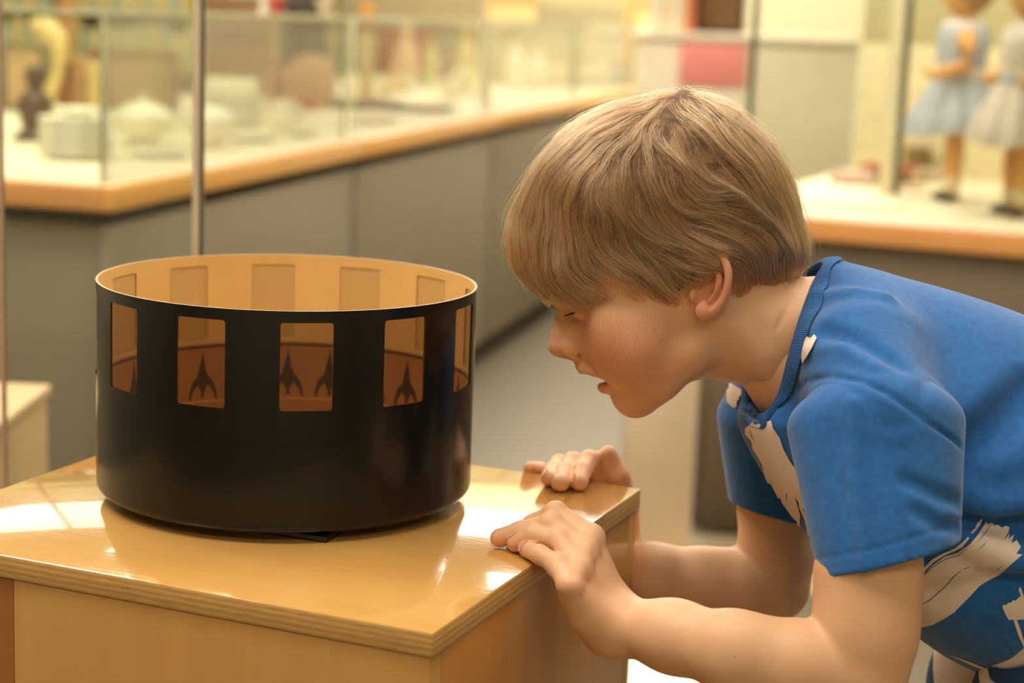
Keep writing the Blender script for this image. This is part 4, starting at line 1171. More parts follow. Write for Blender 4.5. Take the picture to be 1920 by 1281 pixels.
n_fore_pts = [Q(1614, 1262, -435), Q(1500, 1250, -438), Q(1380, 1224, -440), Q(1265, 1194, (_wr_w - 440) / 2), n_wrist]
n_fore_r = [rad(82, -435), rad(78, -438), rad(70, -440), rad(62, -440), rad(54, _wr_w)]
def lerp(a, b, t): return np.asarray(a) * (1 - t) + np.asarray(b) * t
def hand(P, J, R, wrist, thumb, thr, palm_n, d):
    """palm from the wrist to the knuckles, four fingers, thumb; palm_n points from the back of the hand to the palm"""
    palm = None
    order = ('index', 'middle', 'ring', 'pinky')
    for i, k in enumerate(order):
        m = J[k][0]
        side = lerp(J['index'][0], J['pinky'][0], (i + .5) / 4) - lerp(J['index'][0], J['pinky'][0], .5)
        w0 = wrist + side * (.62 if k == 'pinky' else .45) + palm_n * 4 * mm
        c = d_chain(P, [w0, m + palm_n * 2.0 * mm], [13 * mm, R[k][0] * mm * .86])
        palm = c if palm is None else smin(palm, c, 9 * mm)
        c2 = d_chain(P, [w0 + palm_n * 7 * mm, m + palm_n * 5 * mm], [10 * mm, 6.6 * mm])
        palm = smin(palm, c2, 5 * mm)
    hy0 = wrist + (J['pinky'][0] - J['index'][0]) * .22 + palm_n * 4 * mm; hy1 = J['pinky'][0] * .78 + wrist * .22 + (J['pinky'][0] - J['index'][0]) * .02 + palm_n * 6.5 * mm
    palm = smin(palm, d_chain(P, [hy0, lerp(hy0, hy1, .5) + (J['pinky'][0] - J['index'][0]) * .04 + palm_n * 2 * mm, hy1], [12 * mm, 13.5 * mm, 8.6 * mm]), 9 * mm)
    palm = smin(palm, d_chain(P, [J[k][0] + palm_n * 1.0 * mm for k in order], [7.6 * mm, 7.6 * mm, 7.0 * mm, 5.6 * mm]), 5 * mm)
    d = smin(d, palm, 14 * mm)
    fing = None
    for k in order:
        j, r = J[k], [x * mm for x in R[k]]
        f = d_chain_s(P, j, [r[0] * .9, r[1] * .97, r[2], r[3]], 3 * mm)
        mid = lerp(j[1], j[0], .5)
        f = smin(f, d_chain(P, [j[1], j[1] + (j[1] - mid) * .01], [r[1] * 1.07, r[1] * 1.07]), 3 * mm)   # knuckle
        f = smin(f, d_chain(P, [lerp(j[0], j[1], .2) + palm_n * 3.2 * mm, lerp(j[0], j[1], .85) + palm_n * 2.6 * mm], [r[1] * .84, r[1] * .84]), 3 * mm)   # finger pad
        fing = f if fing is None else smin(fing, f, 1.2 * mm)
    d = smin(d, fing, 4.5 * mm)
    t = d_chain_s(P, thumb, [x * mm for x in thr], 4 * mm)
    return smin(d, t, 7 * mm)
palmN = to_local(HC - nR * .1) - to_local(HC); palmN /= np.linalg.norm(palmN)
upw = to_local(HC + np.array([0, 0, .1])) - to_local(HC); upw /= np.linalg.norm(upw)
alongE2 = to_local(HC + nB * .1) - to_local(HC); alongE2 /= np.linalg.norm(alongE2)
_im = NH['index'][0]
n_thumb = [n_wrist + alongE2 * 10 * mm + palmN * 8 * mm + upw * 8 * mm, n_wrist * .45 + _im * .55 + palmN * 16 * mm + alongE2 * 8 * mm,
           _im + palmN * 19 * mm - upw * 22 * mm + alongE2 * 6 * mm, _im + palmN * 20 * mm - upw * 6 * mm + alongE2 * 5 * mm]
def f_near(P):
    P = f32(P)
    d = d_chain_s(P, n_arm_pts, n_arm_r, 45)
    d = smin(d, d_chain_s(P, n_fore_pts, n_fore_r, 45), 14)
    d = smin(d, d_chain(P, [n_wrist + 3, n_wrist - alongE2 * 12 * mm], [17 * mm, 14 * mm]), 12 * mm)
    return hand(P, NH, NHR, n_wrist, n_thumb, (14, 11, 9.5, 7.5), palmN, d)

# right hand, fingers hooked over the back edge with the thumb up
def finger_b(px, lens, tip_h, dB):
    tip = at(*px[3], 'T', tip_h); dip = at(*px[2], 'B', dB)
    pip = reach(*px[1], dip, lens[1], False); mcp = reach(*px[0], pip, lens[0], False)
    return [mcp, pip, dip, tip]
FH = {
    'index':  finger_b([(1128, 925), (1104, 864), (1091, 884), (1086, 905)], (34, 22), .0068, -.014),
    'middle': finger_b([(1106, 928), (1074, 868), (1060, 885), (1051, 906)], (36, 23), .0070, -.016),
    'ring':   finger_b([(1082, 930), (1048, 872), (1037, 882), (1029, 897)], (34, 22), .0066, -.008),
    'pinky':  [at(1058, 935, 'B', .034), at(1030, 895, 'B', .028), at(1012, 882, 'B', .022), at(994, 878, 'B', .010)],
}
FHR = {'index': (9.0, 8.3, 7.9, 7.2), 'middle': (9.2, 8.4, 8.0, 7.4), 'ring': (9.0, 8.0, 7.4, 6.9), 'pinky': (8.0, 7.2, 6.8, 6.0)}
f_wrist = at(1150, 1062, 'B', .050)
_fw = float(f_wrist[2])
f_thumb = [f_wrist + (at(1190, 1000, 'B', .045) - f_wrist) * .6, at(1172, 945, 'B', .030), at(1158, 893, 'B', .020), at(1140, 852, 'B', .018)]
f_arm_pts, f_arm_r = CH((1440, 800, 320, 78), (1458, 950, 330, 70), (1457, 1030, 330, 68), (1450, 1098, 328, 66))
f_fore_pts = [Q(1450, 1098, 328), Q(1400, 1096, 324), Q(1320, 1090, 318), Q(1225, 1074, 306), f_wrist]
f_fore_r = [rad(67, 328), rad(66, 324), rad(60, 318), rad(52, 306), rad(43, 300)]
palmF = -(to_local(HC + nB * .1) - to_local(HC)); palmF /= np.linalg.norm(palmF)
def f_far(P):
    P = f32(P)
    d = d_chain_s(P, f_arm_pts, f_arm_r, 30)
    d = smin(d, d_chain_s(P, f_fore_pts, f_fore_r, 30), 12)
    return hand(P, FH, FHR, f_wrist, f_thumb, (13, 11.5, 10, 7.6), palmF, d)
# ------------------------------------------------------------------ shirt
TOR = spline2([(1545, 492), (1600, 499), (1700, 523), (1800, 551), (1920, 593), (2050, 655), (2160, 760), (2200, 900), (2150, 1090), (2040, 1215), (1960, 1240), (1905, 1245), (1850, 1257), (1780, 1231),
               (1712, 1186), (1630, 1120), (1560, 1060), (1500, 985), (1440, 900), (1402, 836), (1384, 790), (1392, 745), (1430, 690), (1490, 590)], True, 4)
g_td = Grid2(lambda x, y: sd_poly(x, y, TOR), (1200, 400), (2300, 1400))
_tw = Field([(1440, 760, 215), (1500, 620, 165), (1470, 720, 180), (1540, 540, 150), (1620, 600, 225), (1600, 800, 300), (1750, 800, 300), (1900, 850, 300), (2100, 900, 310), (1700, 1100, 280), (1850, 1180, 270), (1520, 950, 270)], 60, 3)
_tt = Field([(1440, 760, 160), (1560, 560, 190), (1600, 800, 260), (1900, 850, 300), (1850, 1180, 200), (1520, 950, 190)], 60, 3)
g_tw = Grid2(_tw, (1200, 400), (2300, 1400), 10); g_tt = Grid2(_tt, (1200, 400), (2300, 1400), 10)
def slab_cone(P, a, b, wa, wb, ta, tb, ref):
    """tapering sleeve: half width wa..wb across the picture plane, half thickness ta..tb towards ref"""
    a, b, ref = f32(a), f32(b), f32(ref)
    ax = b - a; L = float(np.linalg.norm(ax)); ax = ax / L
    th = ref - ax * float(ref @ ax); th /= np.linalg.norm(th); wd = np.cross(ax, th)
    q = P - a; h = q @ ax; t = np.clip(h / L, -.2, 1.15)
    W_ = wa + (wb - wa) * t; T_ = ta + (tb - ta) * t
    x, y = q @ wd, q @ th
    up = np.minimum(h, 0); t0 = np.maximum(t, 0); W_ = wa + (wb - wa) * t0; T_ = ta + (tb - ta) * t0; Hc = wa * .56
    k = np.sqrt((x / W_) ** 2 + (y / T_) ** 2 + (up / Hc) ** 2)
    g = np.sqrt((x / (W_ * W_)) ** 2 + (y / (T_ * T_)) ** 2 + (up / (Hc * Hc)) ** 2)
    d = k * (k - 1) / np.maximum(g, 1e-5)
    d = np.maximum(d, -np.minimum(W_, T_))
    return np.maximum(d, h - L * 1.15)
# near sleeve
NSa, NSb = Q(1642, 800, -335), Q(1664, 1050, -412)
ns_r = [rad(164, -330), rad(134, -412), rad(116, -330), rad(122, -412)]
NHn = Q(1800, 1016, -412) - Q(1532, 1086, -412); NHn = np.array([-NHn[1], NHn[0], 0]); NHn = NHn / np.linalg.norm(NHn); NHn *= np.sign(NHn[1])
NHn = NHn + np.array([0, 0, -.10]); NHn /= np.linalg.norm(NHn)
NHo = Q(1665, 1051, -412)
# far sleeve
FSa, FSb = Q(1440, 775, 290), Q(1452, 930, 330)
fs_r = [rad(96, 290), rad(86, 330), rad(108, 290), rad(100, 330)]
FHo = Q(1440, 958, 330); FHn = Q(1490, 972, 330) - Q(1390, 944, 330); FHn = np.array([-FHn[1], FHn[0], 0]); FHn /= np.linalg.norm(FHn); FHn *= np.sign(FHn[1])
neck_a, neck_b = np.array([1380., 585, 0]), np.array([1530., 672, 6])
def f_torso0(P):
    u, v, w = P[:, 0], P[:, 1], P[:, 2]
    d = inflate(g_td(u, v), g_tw(u, v), g_tt(u, v), w - 0.0, 150.0)
    bar = d_chain(P, [Q(1652, 790, -345), Q(1612, 680, -190), Q(1570, 640, 40), Q(1446, 755, 270)], [rad(108, -345), 112, 106, rad(84, 270)])
    return smin(d, bar, 70)
FOLDS = [  # soft ridges (+) and valleys (-) of the cloth : pts (px, py, w), radius, blend
    (-1, [(1806, 850, -300), (1870, 800, -300), (1935, 730, -270)], 13, 60),
    (1, [(1800, 935, -292), (1860, 952, -300), (1960, 945, -300)], 15, 40),
    (-1, [(1795, 978, -300), (1870, 985, -306), (1960, 975, -306)], 10, 34),
    (1, [(1790, 1000, -290), (1850, 1030, -296), (1950, 1070, -290)], 12, 40),
    (-1, [(1760, 1120, -280), (1840, 1100, -290), (1950, 1090, -296)], 9, 40),
    (1, [(1540, 560, -200), (1600, 552, -190), (1660, 560, -180)], 5, 36),
    (-1, [(1545, 620, -235), (1610, 640, -255), (1690, 690, -300)], 5, 30),
    (1, [(1520, 660, -230), (1580, 655, -250), (1640, 690, -290)], 4, 26),
]
SLF = [
    (-1, [(1700, 900, -455), (1760, 930, -470), (1796, 940, -450)], 5, 26),
    (-1, [(1720, 960, -470), (1760, 985, -480), (1796, 990, -470)], 5, 24),
    (1, [(1600, 760, -500), (1606, 900, -512), (1624, 1060, -520)], 5, 24),
]
def snap(fn, pts):
    """move points along w until they lie on the surface fn = 0 on the viewer's side"""
    out = []
    for (px, py, w) in pts:
        lo, hi = w - 160, w + 200
        ws = np.linspace(lo, hi, 181); L = np.array([Q(px, py, x) for x in ws]); f = fn(f32(L))
        i = np.argmax(f < 0)
        out.append(Q(px, py, ws[i]) if f[i] < 0 else Q(px, py, w))
    return out
def f_nsl(P): 
    return slab_cone(P, NSa, NSb, ns_r[0], ns_r[1], ns_r[2], ns_r[3], (0, 0, 1))
def f_fsl(P):
    return slab_cone(P, FSa, FSb, fs_r[0], fs_r[1], fs_r[2], fs_r[3], (0, 0, 1))
FOLD_T = [(s, snap(f_torso0, p), r, k) for s, p, r, k in FOLDS]
FOLD_S = [(s, snap(f_nsl, p), r, k) for s, p, r, k in SLF]
SEAM = snap(lambda P: smin(f_torso0(P), f_nsl(P), 26), [(1498, 728, -380), (1514, 714, -380), (1560, 706, -380), (1620, 716, -400), (1680, 748, -400), (1740, 792, -400), (1800, 836, -380)])
def cut(d, P, o, n): return np.maximum(d, (P - f32(o)) @ f32(n))
def f_sleeve_near(P):
    d = f_nsl(P)
    for s, p, r, k in FOLD_S:
        c = d_chain(P, p, [r * .6, r, r * .5])
        d = smin(d, c, k) if s > 0 else smax(d, -c, k)
    return d
def f_shirt(P):
    P = f32(P)
    d = f_torso0(P)
    for s, p, r, k in FOLD_T:
        c = d_chain(P, p, [r * .6, r, r * .5])
        d = smin(d, c, k) if s > 0 else smax(d, -c, k)
    sl = f_sleeve_near(P)
    seam = np.abs(sl - d)
    d2 = smin(d, sl, 16)
    near = P[:, 2] < -150
    h = (P - f32(NHo)) @ f32(NHn)
    hemcut = np.maximum(d2, h)
    inner = np.maximum(sl + 11, -(h + 75))
    # the sleeve is cut at its hem and hollow behind it; the torso is left alone
    sl_c = np.maximum(np.maximum(sl, h), -inner)
    ssoft = smin(d, sl_c, 26)
    # stitched fold of the hem
    d_near = ssoft + 2.2 * np.exp(-((h + 34) / 3.0) ** 2) * (sl < 12) * (P[:, 2] < -200) * (sl < d + 10)
    fs = f_fsl(P); hf = (P - f32(FHo)) @ f32(FHn)
    innf = np.maximum(fs + 11, -(hf + 60))
    fs = np.maximum(np.maximum(fs, hf), -innf)
    dd = smin(d_near, fs, 24)
    # seam where sleeve meets body
    dd = dd + 3.0 * np.exp(-(np.abs(sl - d) / 5.0) ** 2) * (P[:, 2] < -120) * (h < -100)
    dd = smax(dd, -d_chain(P, SEAM, [3.2] * len(SEAM)), 9)
    # neck opening: the loop of the collar pushed through along its own normal
    q = P - f32(NKc); hh = q @ f32(NKn)
    nk = np.maximum(g_nk(q @ f32(NKx), q @ f32(NKy)), np.abs(hh + 20) - 150)
    dd = smax(dd, -nk, 6)
    return dd
# collar: a ribbed band round the neck opening (inner edge, outer edge), photo pixels and w
COL_IN = [(1543, 497, 4), (1522, 540, -78), (1500, 602, -120), (1480, 672, -118), (1460, 742, -84), (1437, 774, -22), (1416, 768, 40), (1402, 740, 92), (1408, 670, 128), (1446, 590, 120), (1500, 522, 74)]
COL_OUT = [(1575, 486, 4), (1556, 536, -100), (1530, 600, -150), (1506, 678, -150), (1475, 756, -112), (1440, 801, -24), (1408, 795, 52), (1386, 752, 120), (1392, 664, 160), (1440, 574, 150), (1510, 498, 92)]

def hug(pts, near):
    """give the near points of a loop the depth of the shirt there"""
    out = list(pts)
    for i in near:
        px, py, w = pts[i]; L = snap(f_torso0, [(px, py, w)])[0]; out[i] = (px, py, float(L[2]) + 4)
    return out
COL_IN = hug(COL_IN, (1, 2, 3, 4, 5)); COL_OUT = hug(COL_OUT, (1, 2, 3, 4, 5, 6))
print('collar', [round(p[2]) for p in COL_IN], [round(p[2]) for p in COL_OUT])
def loop3(pts, n=160):
    L = np.array([Q(*p) for p in pts]); k = len(L); out = []
    for i in range(n):
        x = i * k / n; j = int(x); f = x - j
        p0, p1, p2, p3 = (L[(j + q - 1) % k] for q in range(4))
        out.append(.5 * (2 * p1 + (p2 - p0) * f + (2 * p0 - 5 * p1 + 4 * p2 - p3) * f * f + (3 * p1 - p0 - 3 * p2 + p3) * f ** 3))
    return np.array(out)
nL = 200
LI, LO = loop3(COL_IN, nL), loop3(COL_OUT, nL)
NKc = LI.mean(0); _u, _sv, _vt = np.linalg.svd(LI - NKc); NKn = _vt[2]; NKx = _vt[0]; NKy = _vt[1]
if NKn[0] < 0: NKn = -NKn                                  # towards the body
_mid = LI * .45 + LO * .55
_pp = np.stack([(_mid - NKc) @ NKx, (_mid - NKc) @ NKy], 1)[::4]
g_nk = Grid2(lambda x, y: sd_poly(x, y, _pp), (-420, -420), (420, 420), 5)
# ------------------------------------------------------------------ the boy: meshes
boy_o = to_world(np.array([1700., 1000, 0]))
boy = empty('person', (boy_o[0], boy_o[1], 0), 'boy in a blue t-shirt stooping over the plywood plinth to look at the drum', 'person')
_t0 = time.time()
def rebase(me):
    co = np.empty(len(me.vertices) * 3, np.float32); me.vertices.foreach_get('co', co)
    co = co.reshape(-1, 3) - f32(boy.location); me.vertices.foreach_set('co', co.ravel()); me.update()
isl = []
V, Fq = surface(f_head, (1010, 190, -215), (1600, 805, 215), 3.4); isl.append((relax(V, Fq, 2), Fq)); print('head', len(V), time.time() - _t0)
V, Fq = surface(f_near, (900, 780, -600), (1760, 1380, -150), 3.6); isl.append((relax(V, Fq, 2), Fq)); print('near', len(V), time.time() - _t0)
V, Fq = surface(f_far, (930, 700, 130), (1560, 1240, 520), 3.6); isl.append((relax(V, Fq, 2), Fq)); print('far', len(V), time.time() - _t0)
def f_trunk(P):
    P = f32(P)
    d = d_chain_s(P, [(1560, 700, 0), (1700, 800, 0), (1950, 900, 0)], [150, 200, 220], 60)
    d = smin(d, d_chain(P, [Q(1665, 850, -340), (1620, 770, 0), Q(1450, 800, 310)], [40, 110, 50]), 60)
    return smin(d, d_chain(P, [(1450, 640, 0), (1600, 720, 0)], [95, 120]), 50)
V, Fq = surface(f_trunk, (1300, 480, -480), (2220, 1160, 480), 16); isl.append((V, Fq))
# legs, standing behind the plinth's right side, out of the picture
def gz(u, w, z):
    """local point at picture column u, lateral w and height z"""
    p = to_world(np.array([u, 900., w])); p[2] = z; return to_local(p)
LEGS = []
for s in (-1, 1):
    LEGS.append([gz(2050, s * 150, .70), gz(1985, s * 190, .46), gz(2090, s * 200, .09), gz(1960, s * 205, .035)])
def f_legs(P):
    P = f32(P); d = None
    for L in LEGS:
        c = d_chain_s(P, L[:3], [130, 112, 78], 30); c = smin(c, d_chain(P, [L[2], L[3]], [80, 62]), 30)
        d = c if d is None else np.minimum(d, c)
    return d
_l = np.array([p for L in LEGS for p in L]); V, Fq = surface(f_legs, tuple(_l.min(0) - 230), tuple(_l.max(0) + 230), 20); isl.append((V, Fq))
off = 0; AV = []; AF = []; AI = []
for i, (V, Fq) in enumerate(isl):
    AV.append(V); AF.append(Fq + off); AI.append(np.full(len(V), i)); off += len(V)
AV = np.concatenate(AV); AF = np.concatenate(AF); AI = np.concatenate(AI)
me = mesh_np('body', AV, AF)
# zones of the skin: lips, flushed cheeks and ears, finger tips, mouth cavity, freckles
def g(P, c, r): return np.exp(-(((P - f32(c)) / f32(r)) ** 2).sum(1))
P = f32(AV).copy(); Pm = P.copy(); Pm[:, 2] = -np.abs(Pm[:, 2]); hd = (AI == 0)
red = np.zeros(len(P)); lip = np.zeros(len(P)); dark = np.zeros(len(P)); frk = np.zeros(len(P))
red += hd * (0.62 * g(Pm, (1165, 655, -110), (95, 72, 90)) + 0.45 * g(Pm, (1050, 650, 0), (30, 26, 40)) + 0.7 * g(Pm, (1330, 540, -175), (46, 75, 40)) * (P[:, 0] > 1285) + .2 * g(Pm, (1090, 590, -70), (40, 30, 50)))
frk += hd * (g(Pm, (1130, 640, -110), (110, 75, 120)) + .7 * g(Pm, (1060, 620, -20), (40, 50, 40)) + .35 * g(Pm, (1230, 640, -120), (110, 80, 90)))
ll = d_chain(Pm, [(1131, 727, 0), (1136, 726, -20), (1143, 720, -40), (1150, 712, -54)], [12.5, 12, 9.5, 4])
ul = d_chain(Pm, [(1098, 697, 0), (1104, 698, -20), (1124, 703, -42), (1143, 708, -56)], [8.5, 8.5, 6, 3])
lip += hd * (np.clip(1 - ll / 3.0, 0, 1) * .65 + np.clip(1 - ul / 2.5, 0, 1) * .55).clip(0, 1)
mc = d_ell(Pm, (1122, 711, 0), (34, 7.4, 64), rotm((0, 0, 1), 10))
dark += hd * np.clip(-mc / 2.5 + .3, 0, 1) * np.clip((Pm[:, 0] - 1127) / 8, 0, 1)
dark += hd * np.clip(1 - d_ell(Pm, (1066, 671, -13), (11, 6, 6)) / 2.5, 0, 1) * .7
dark += hd * .25 * np.clip(1 - np.abs(d_chain(Pm, [(1077, 588, -46), (1074, 585, -60), (1080, 582, -80), (1094, 581, -96)], [1, 1, 1, 1])) / 4, 0, 1)
for J in (NH, FH):
    for k, j in J.items():
        red += .5 * g(P, j[3], (16, 16, 16)) + .28 * g(P, j[1], (17, 17, 17)) + .18 * g(P, j[0], (22, 22, 22))
red += .35 * g(P, f_thumb[3], (22, 30, 22))
red += .22 * g(P, n_wrist + palmN * 10 * mm - alongE2 * 14 * mm, (40, 40, 50))
att = me.color_attributes.new('zones', 'FLOAT_COLOR', 'POINT')
att.data.foreach_set('color', np.stack([red.clip(0, 1), lip.clip(0, 1), dark.clip(0, 1), frk.clip(0, 1)], 1).astype(np.float32).ravel())
t = NT('skin')
at_ = t.n('ShaderNodeVertexColor', layer_name='zones'); sp = t.n('ShaderNodeSeparateColor'); t.l(at_.outputs[0], sp.inputs[0])
ob = t.obj()
n1 = t.noise(ob, 22, 4); n2 = t.noise(ob, 120, 3); 
c = t.ramp(n1, [(0.3, lin(222, 172, 132)), (0.7, lin(230, 184, 144))])
c = t.mix(sp.outputs[0], c, lin(204, 116, 88))
vor = t.n('ShaderNodeTexVoronoi'); vor.inputs['Scale'].default_value = 420; t.l(ob, vor.inputs['Vector'])
fk = t.ramp(vor.outputs['Distance'], [(0.15, (1, 1, 1, 1)), (0.40, (0, 0, 0, 1))])
kk = t.ramp(t.noise(ob, 70, 3), [(0.40, (0, 0, 0, 1)), (0.60, (1, 1, 1, 1))])
m1 = t.n('ShaderNodeMath', operation='MULTIPLY'); t.l(fk, m1.inputs[0]); t.l(kk, m1.inputs[1])
m2 = t.n('ShaderNodeMath', operation='MULTIPLY'); t.l(m1.outputs[0], m2.inputs[0]); t.l(at_.outputs['Alpha'], m2.inputs[1])
m3 = t.n('ShaderNodeMath', operation='MULTIPLY'); t.l(m2.outputs[0], m3.inputs[0]); m3.inputs[1].default_value = .34
c = t.mix(m3.outputs[0], c, lin(150, 84, 50))
vo2 = t.n('ShaderNodeTexVoronoi'); vo2.inputs['Scale'].default_value = 48; t.l(ob, vo2.inputs['Vector'])
mole = t.ramp(vo2.outputs['Distance'], [(0.02, (.45, .45, .45, 1)), (0.045, (0, 0, 0, 1))])
c = t.mix(mole, c, lin(140, 84, 54))
c = t.mix(sp.outputs[1], c, lin(222, 142, 130))
c = t.mix(sp.outputs[2], c, lin(60, 22, 18))
t.l(c, t.b.inputs['Base Color'])
t.b.inputs['Roughness'].default_value = 0.5
t.b.inputs['Subsurface Weight'].default_value = 0.22
t.b.inputs['Subsurface Radius'].default_value = (1.0, 0.38, 0.2)
t.b.inputs['Subsurface Scale'].default_value = 0.005
t.b.inputs['Specular IOR Level'].default_value = 0.42
t.bump(n2, 0.12, 0.0006)
m_skin = t.m
rebase(me); body = link_mesh('body', me, m_skin, boy)
print('body', len(AV), time.time() - _t0)

# ---- t-shirt
V, Fq = surface(f_shirt, (1320, 440, -580), (2260, 1300, 470), 4.4, 1.8); V = relax(V, Fq, 3)
print('shirt', len(V), time.time() - _t0)
SV, SF = V, Fq
me = mesh_np('t_shirt', V, Fq)
t = NT('blue_jersey')
ob = t.obj()
n1 = t.noise(ob, 16, 3); n2 = t.noise(t.mapped((900, 900, 900)), 1.0, 2); n3 = t.noise(ob, 160, 4)
c = t.ramp(n1, [(0.3, lin(32, 92, 158)), (0.7, lin(42, 105, 174))])
c = t.mix(.5, c, t.ramp(n3, [(.3, lin(30, 88, 152)), (.7, lin(46, 112, 182))]))
t.l(c, t.b.inputs['Base Color']); t.b.inputs['Roughness'].default_value = .85; t.b.inputs['Specular IOR Level'].default_value = .25
t.b.inputs['Sheen Weight'].default_value = .25; t.b.inputs['Sheen Roughness'].default_value = .5
t.bump(n3, .25, .0008)
m_blue = t.m
rebase(me); shirt = link_mesh('t_shirt', me, m_blue, boy)

# ---- collar band
def grad(fn, P, e=2.0):
    P = f32(P); gg = np.stack([fn(P + f32(np.eye(3)[i]) * e) - fn(P - f32(np.eye(3)[i]) * e) for i in range(3)], 1)
    return gg / np.maximum(np.linalg.norm(gg, axis=1, keepdims=True), 1e-6)
def to_surf(fn, P, lev=0.0, it=8):
    P = f32(P).copy()
    for _ in range(it):
        P -= (np.clip(fn(P) - lev, -25, 25) * .8)[:, None] * grad(fn, P)
    return P
LO2 = to_surf(f_shirt, LO, .5)
far_ = np.linalg.norm(LO2 - LO, axis=1)
LO2 = np.where((far_ > 60)[:, None], LO, LO2)
for _ in range(4): LO2 = f32(.25 * np.roll(LO2, 1, 0) + .5 * LO2 + .25 * np.roll(LO2, -1, 0))
def f_solid(P): 
    return smin(f_torso0(f32(P)), f_fsl(f32(P)), 24)
LI2 = LI
rows = []
for s_ in np.linspace(0, 1, 9):
    bulge = 5.0 * sin(pi * s_) ** .6
    ctr = lerp(LI2, LO2, s_)
    nr = grad(f_torso0, ctr, 6.0)
    rows.append(ctr + nr * (bulge + 4))
inner = [r - grad(f_torso0, r, 6.0) * 8.0 for r in (rows[0], rows[4])]
allr = rows[::-1] + inner
CV = np.concatenate(allr); CFc = []
for a in range(len(allr) - 1):
    for i in range(nL):
        j = (i + 1) % nL; CFc.append((a * nL + i, a * nL + j, (a + 1) * nL + j, (a + 1) * nL + i))
me = mesh_np('collar', CV, np.array(CFc)); rebase(me)
t = NT('blue_rib'); t.l(t.ramp(t.noise(t.obj(), 120, 3), [(.3, lin(30, 84, 146)), (.7, lin(40, 100, 164))]), t.b.inputs['Base Color'])
t.b.inputs['Roughness'].default_value = .85
uvl = me.uv_layers.new(name='rib')
li = np.array([l.vertex_index for l in me.loops]); uvv = np.zeros((len(li), 2), np.float32); uvv[:, 0] = (li % nL) / nL; uvv[:, 1] = (li // nL) / 10
uvl.data.foreach_set('uv', uvv.ravel())
wv = t.n('ShaderNodeTexWave', bands_direction='X'); wv.inputs['Scale'].default_value = 70; t.l(t.n('ShaderNodeUVMap', uv_map='rib').outputs[0], wv.inputs[0])
t.bump(wv.outputs['Fac'], .5, .0008)
collar = link_mesh('collar', me, t.m, shirt)

# ---- finger nails
m_nail = plain('fingernail', (226, 168, 140), .3, var=.04)
def nail(fn, j, r, name='fingernail'):
    tip, dip, pip = (np.asarray(j[i], float) for i in (3, 2, 1))
    tdir = tip - dip; tdir /= np.linalg.norm(tdir)
    dor = dip - (pip + tip) / 2; dor -= tdir * (dor @ tdir); dor /= np.linalg.norm(dor)
    sd = np.cross(tdir, dor); n_ = 9; rows_ = []
    for a in np.linspace(-1, 1, n_):
        for b in np.linspace(-1, 1, n_):
            ca, cb = a * math.sqrt(1 - b * b / 2), b * math.sqrt(1 - a * a / 2)      # square to disc
            ca, cb = lerp(a, ca, .75), lerp(b, cb, .75)
            rows_.append(tip + tdir * (r * (.12 + .78 * ca)) + sd * (r * .78 * cb) + dor * r * (1.0 - .35 * cb * cb))
    G_ = to_surf(fn, np.array(rows_), .9, 6)
    faces_ = []
    top = G_; bot = G_ - dor * 2.4; Vn = np.concatenate([top, bot]); k = n_ * n_
    for a in range(n_ - 1):
        for b in range(n_ - 1):
            q = (a * n_ + b, a * n_ + b + 1, (a + 1) * n_ + b + 1, (a + 1) * n_ + b); faces_.append(q); faces_.append(tuple(x + k for x in q[::-1]))
    edge = [(0, b) for b in range(n_)] + [(a, n_ - 1) for a in range(1, n_)] + [(n_ - 1, b) for b in range(n_ - 2, -1, -1)] + [(a, 0) for a in range(n_ - 2, 0, -1)]
    for e0, e1 in zip(edge, edge[1:] + edge[:1]):
        i, jj = e0[0] * n_ + e0[1], e1[0] * n_ + e1[1]; faces_.append((i, jj, jj + k, i + k))
    me = mesh_np(name, Vn, np.array(faces_)); rebase(me); return link_mesh(name, me, m_nail, body)
for J, R_, fn in ((NH, NHR, f_near), (FH, FHR, f_far)):
    for k in J:
        if J is FH and k == 'pinky': continue
        nail(fn, J[k], R_[k][3] * mm)

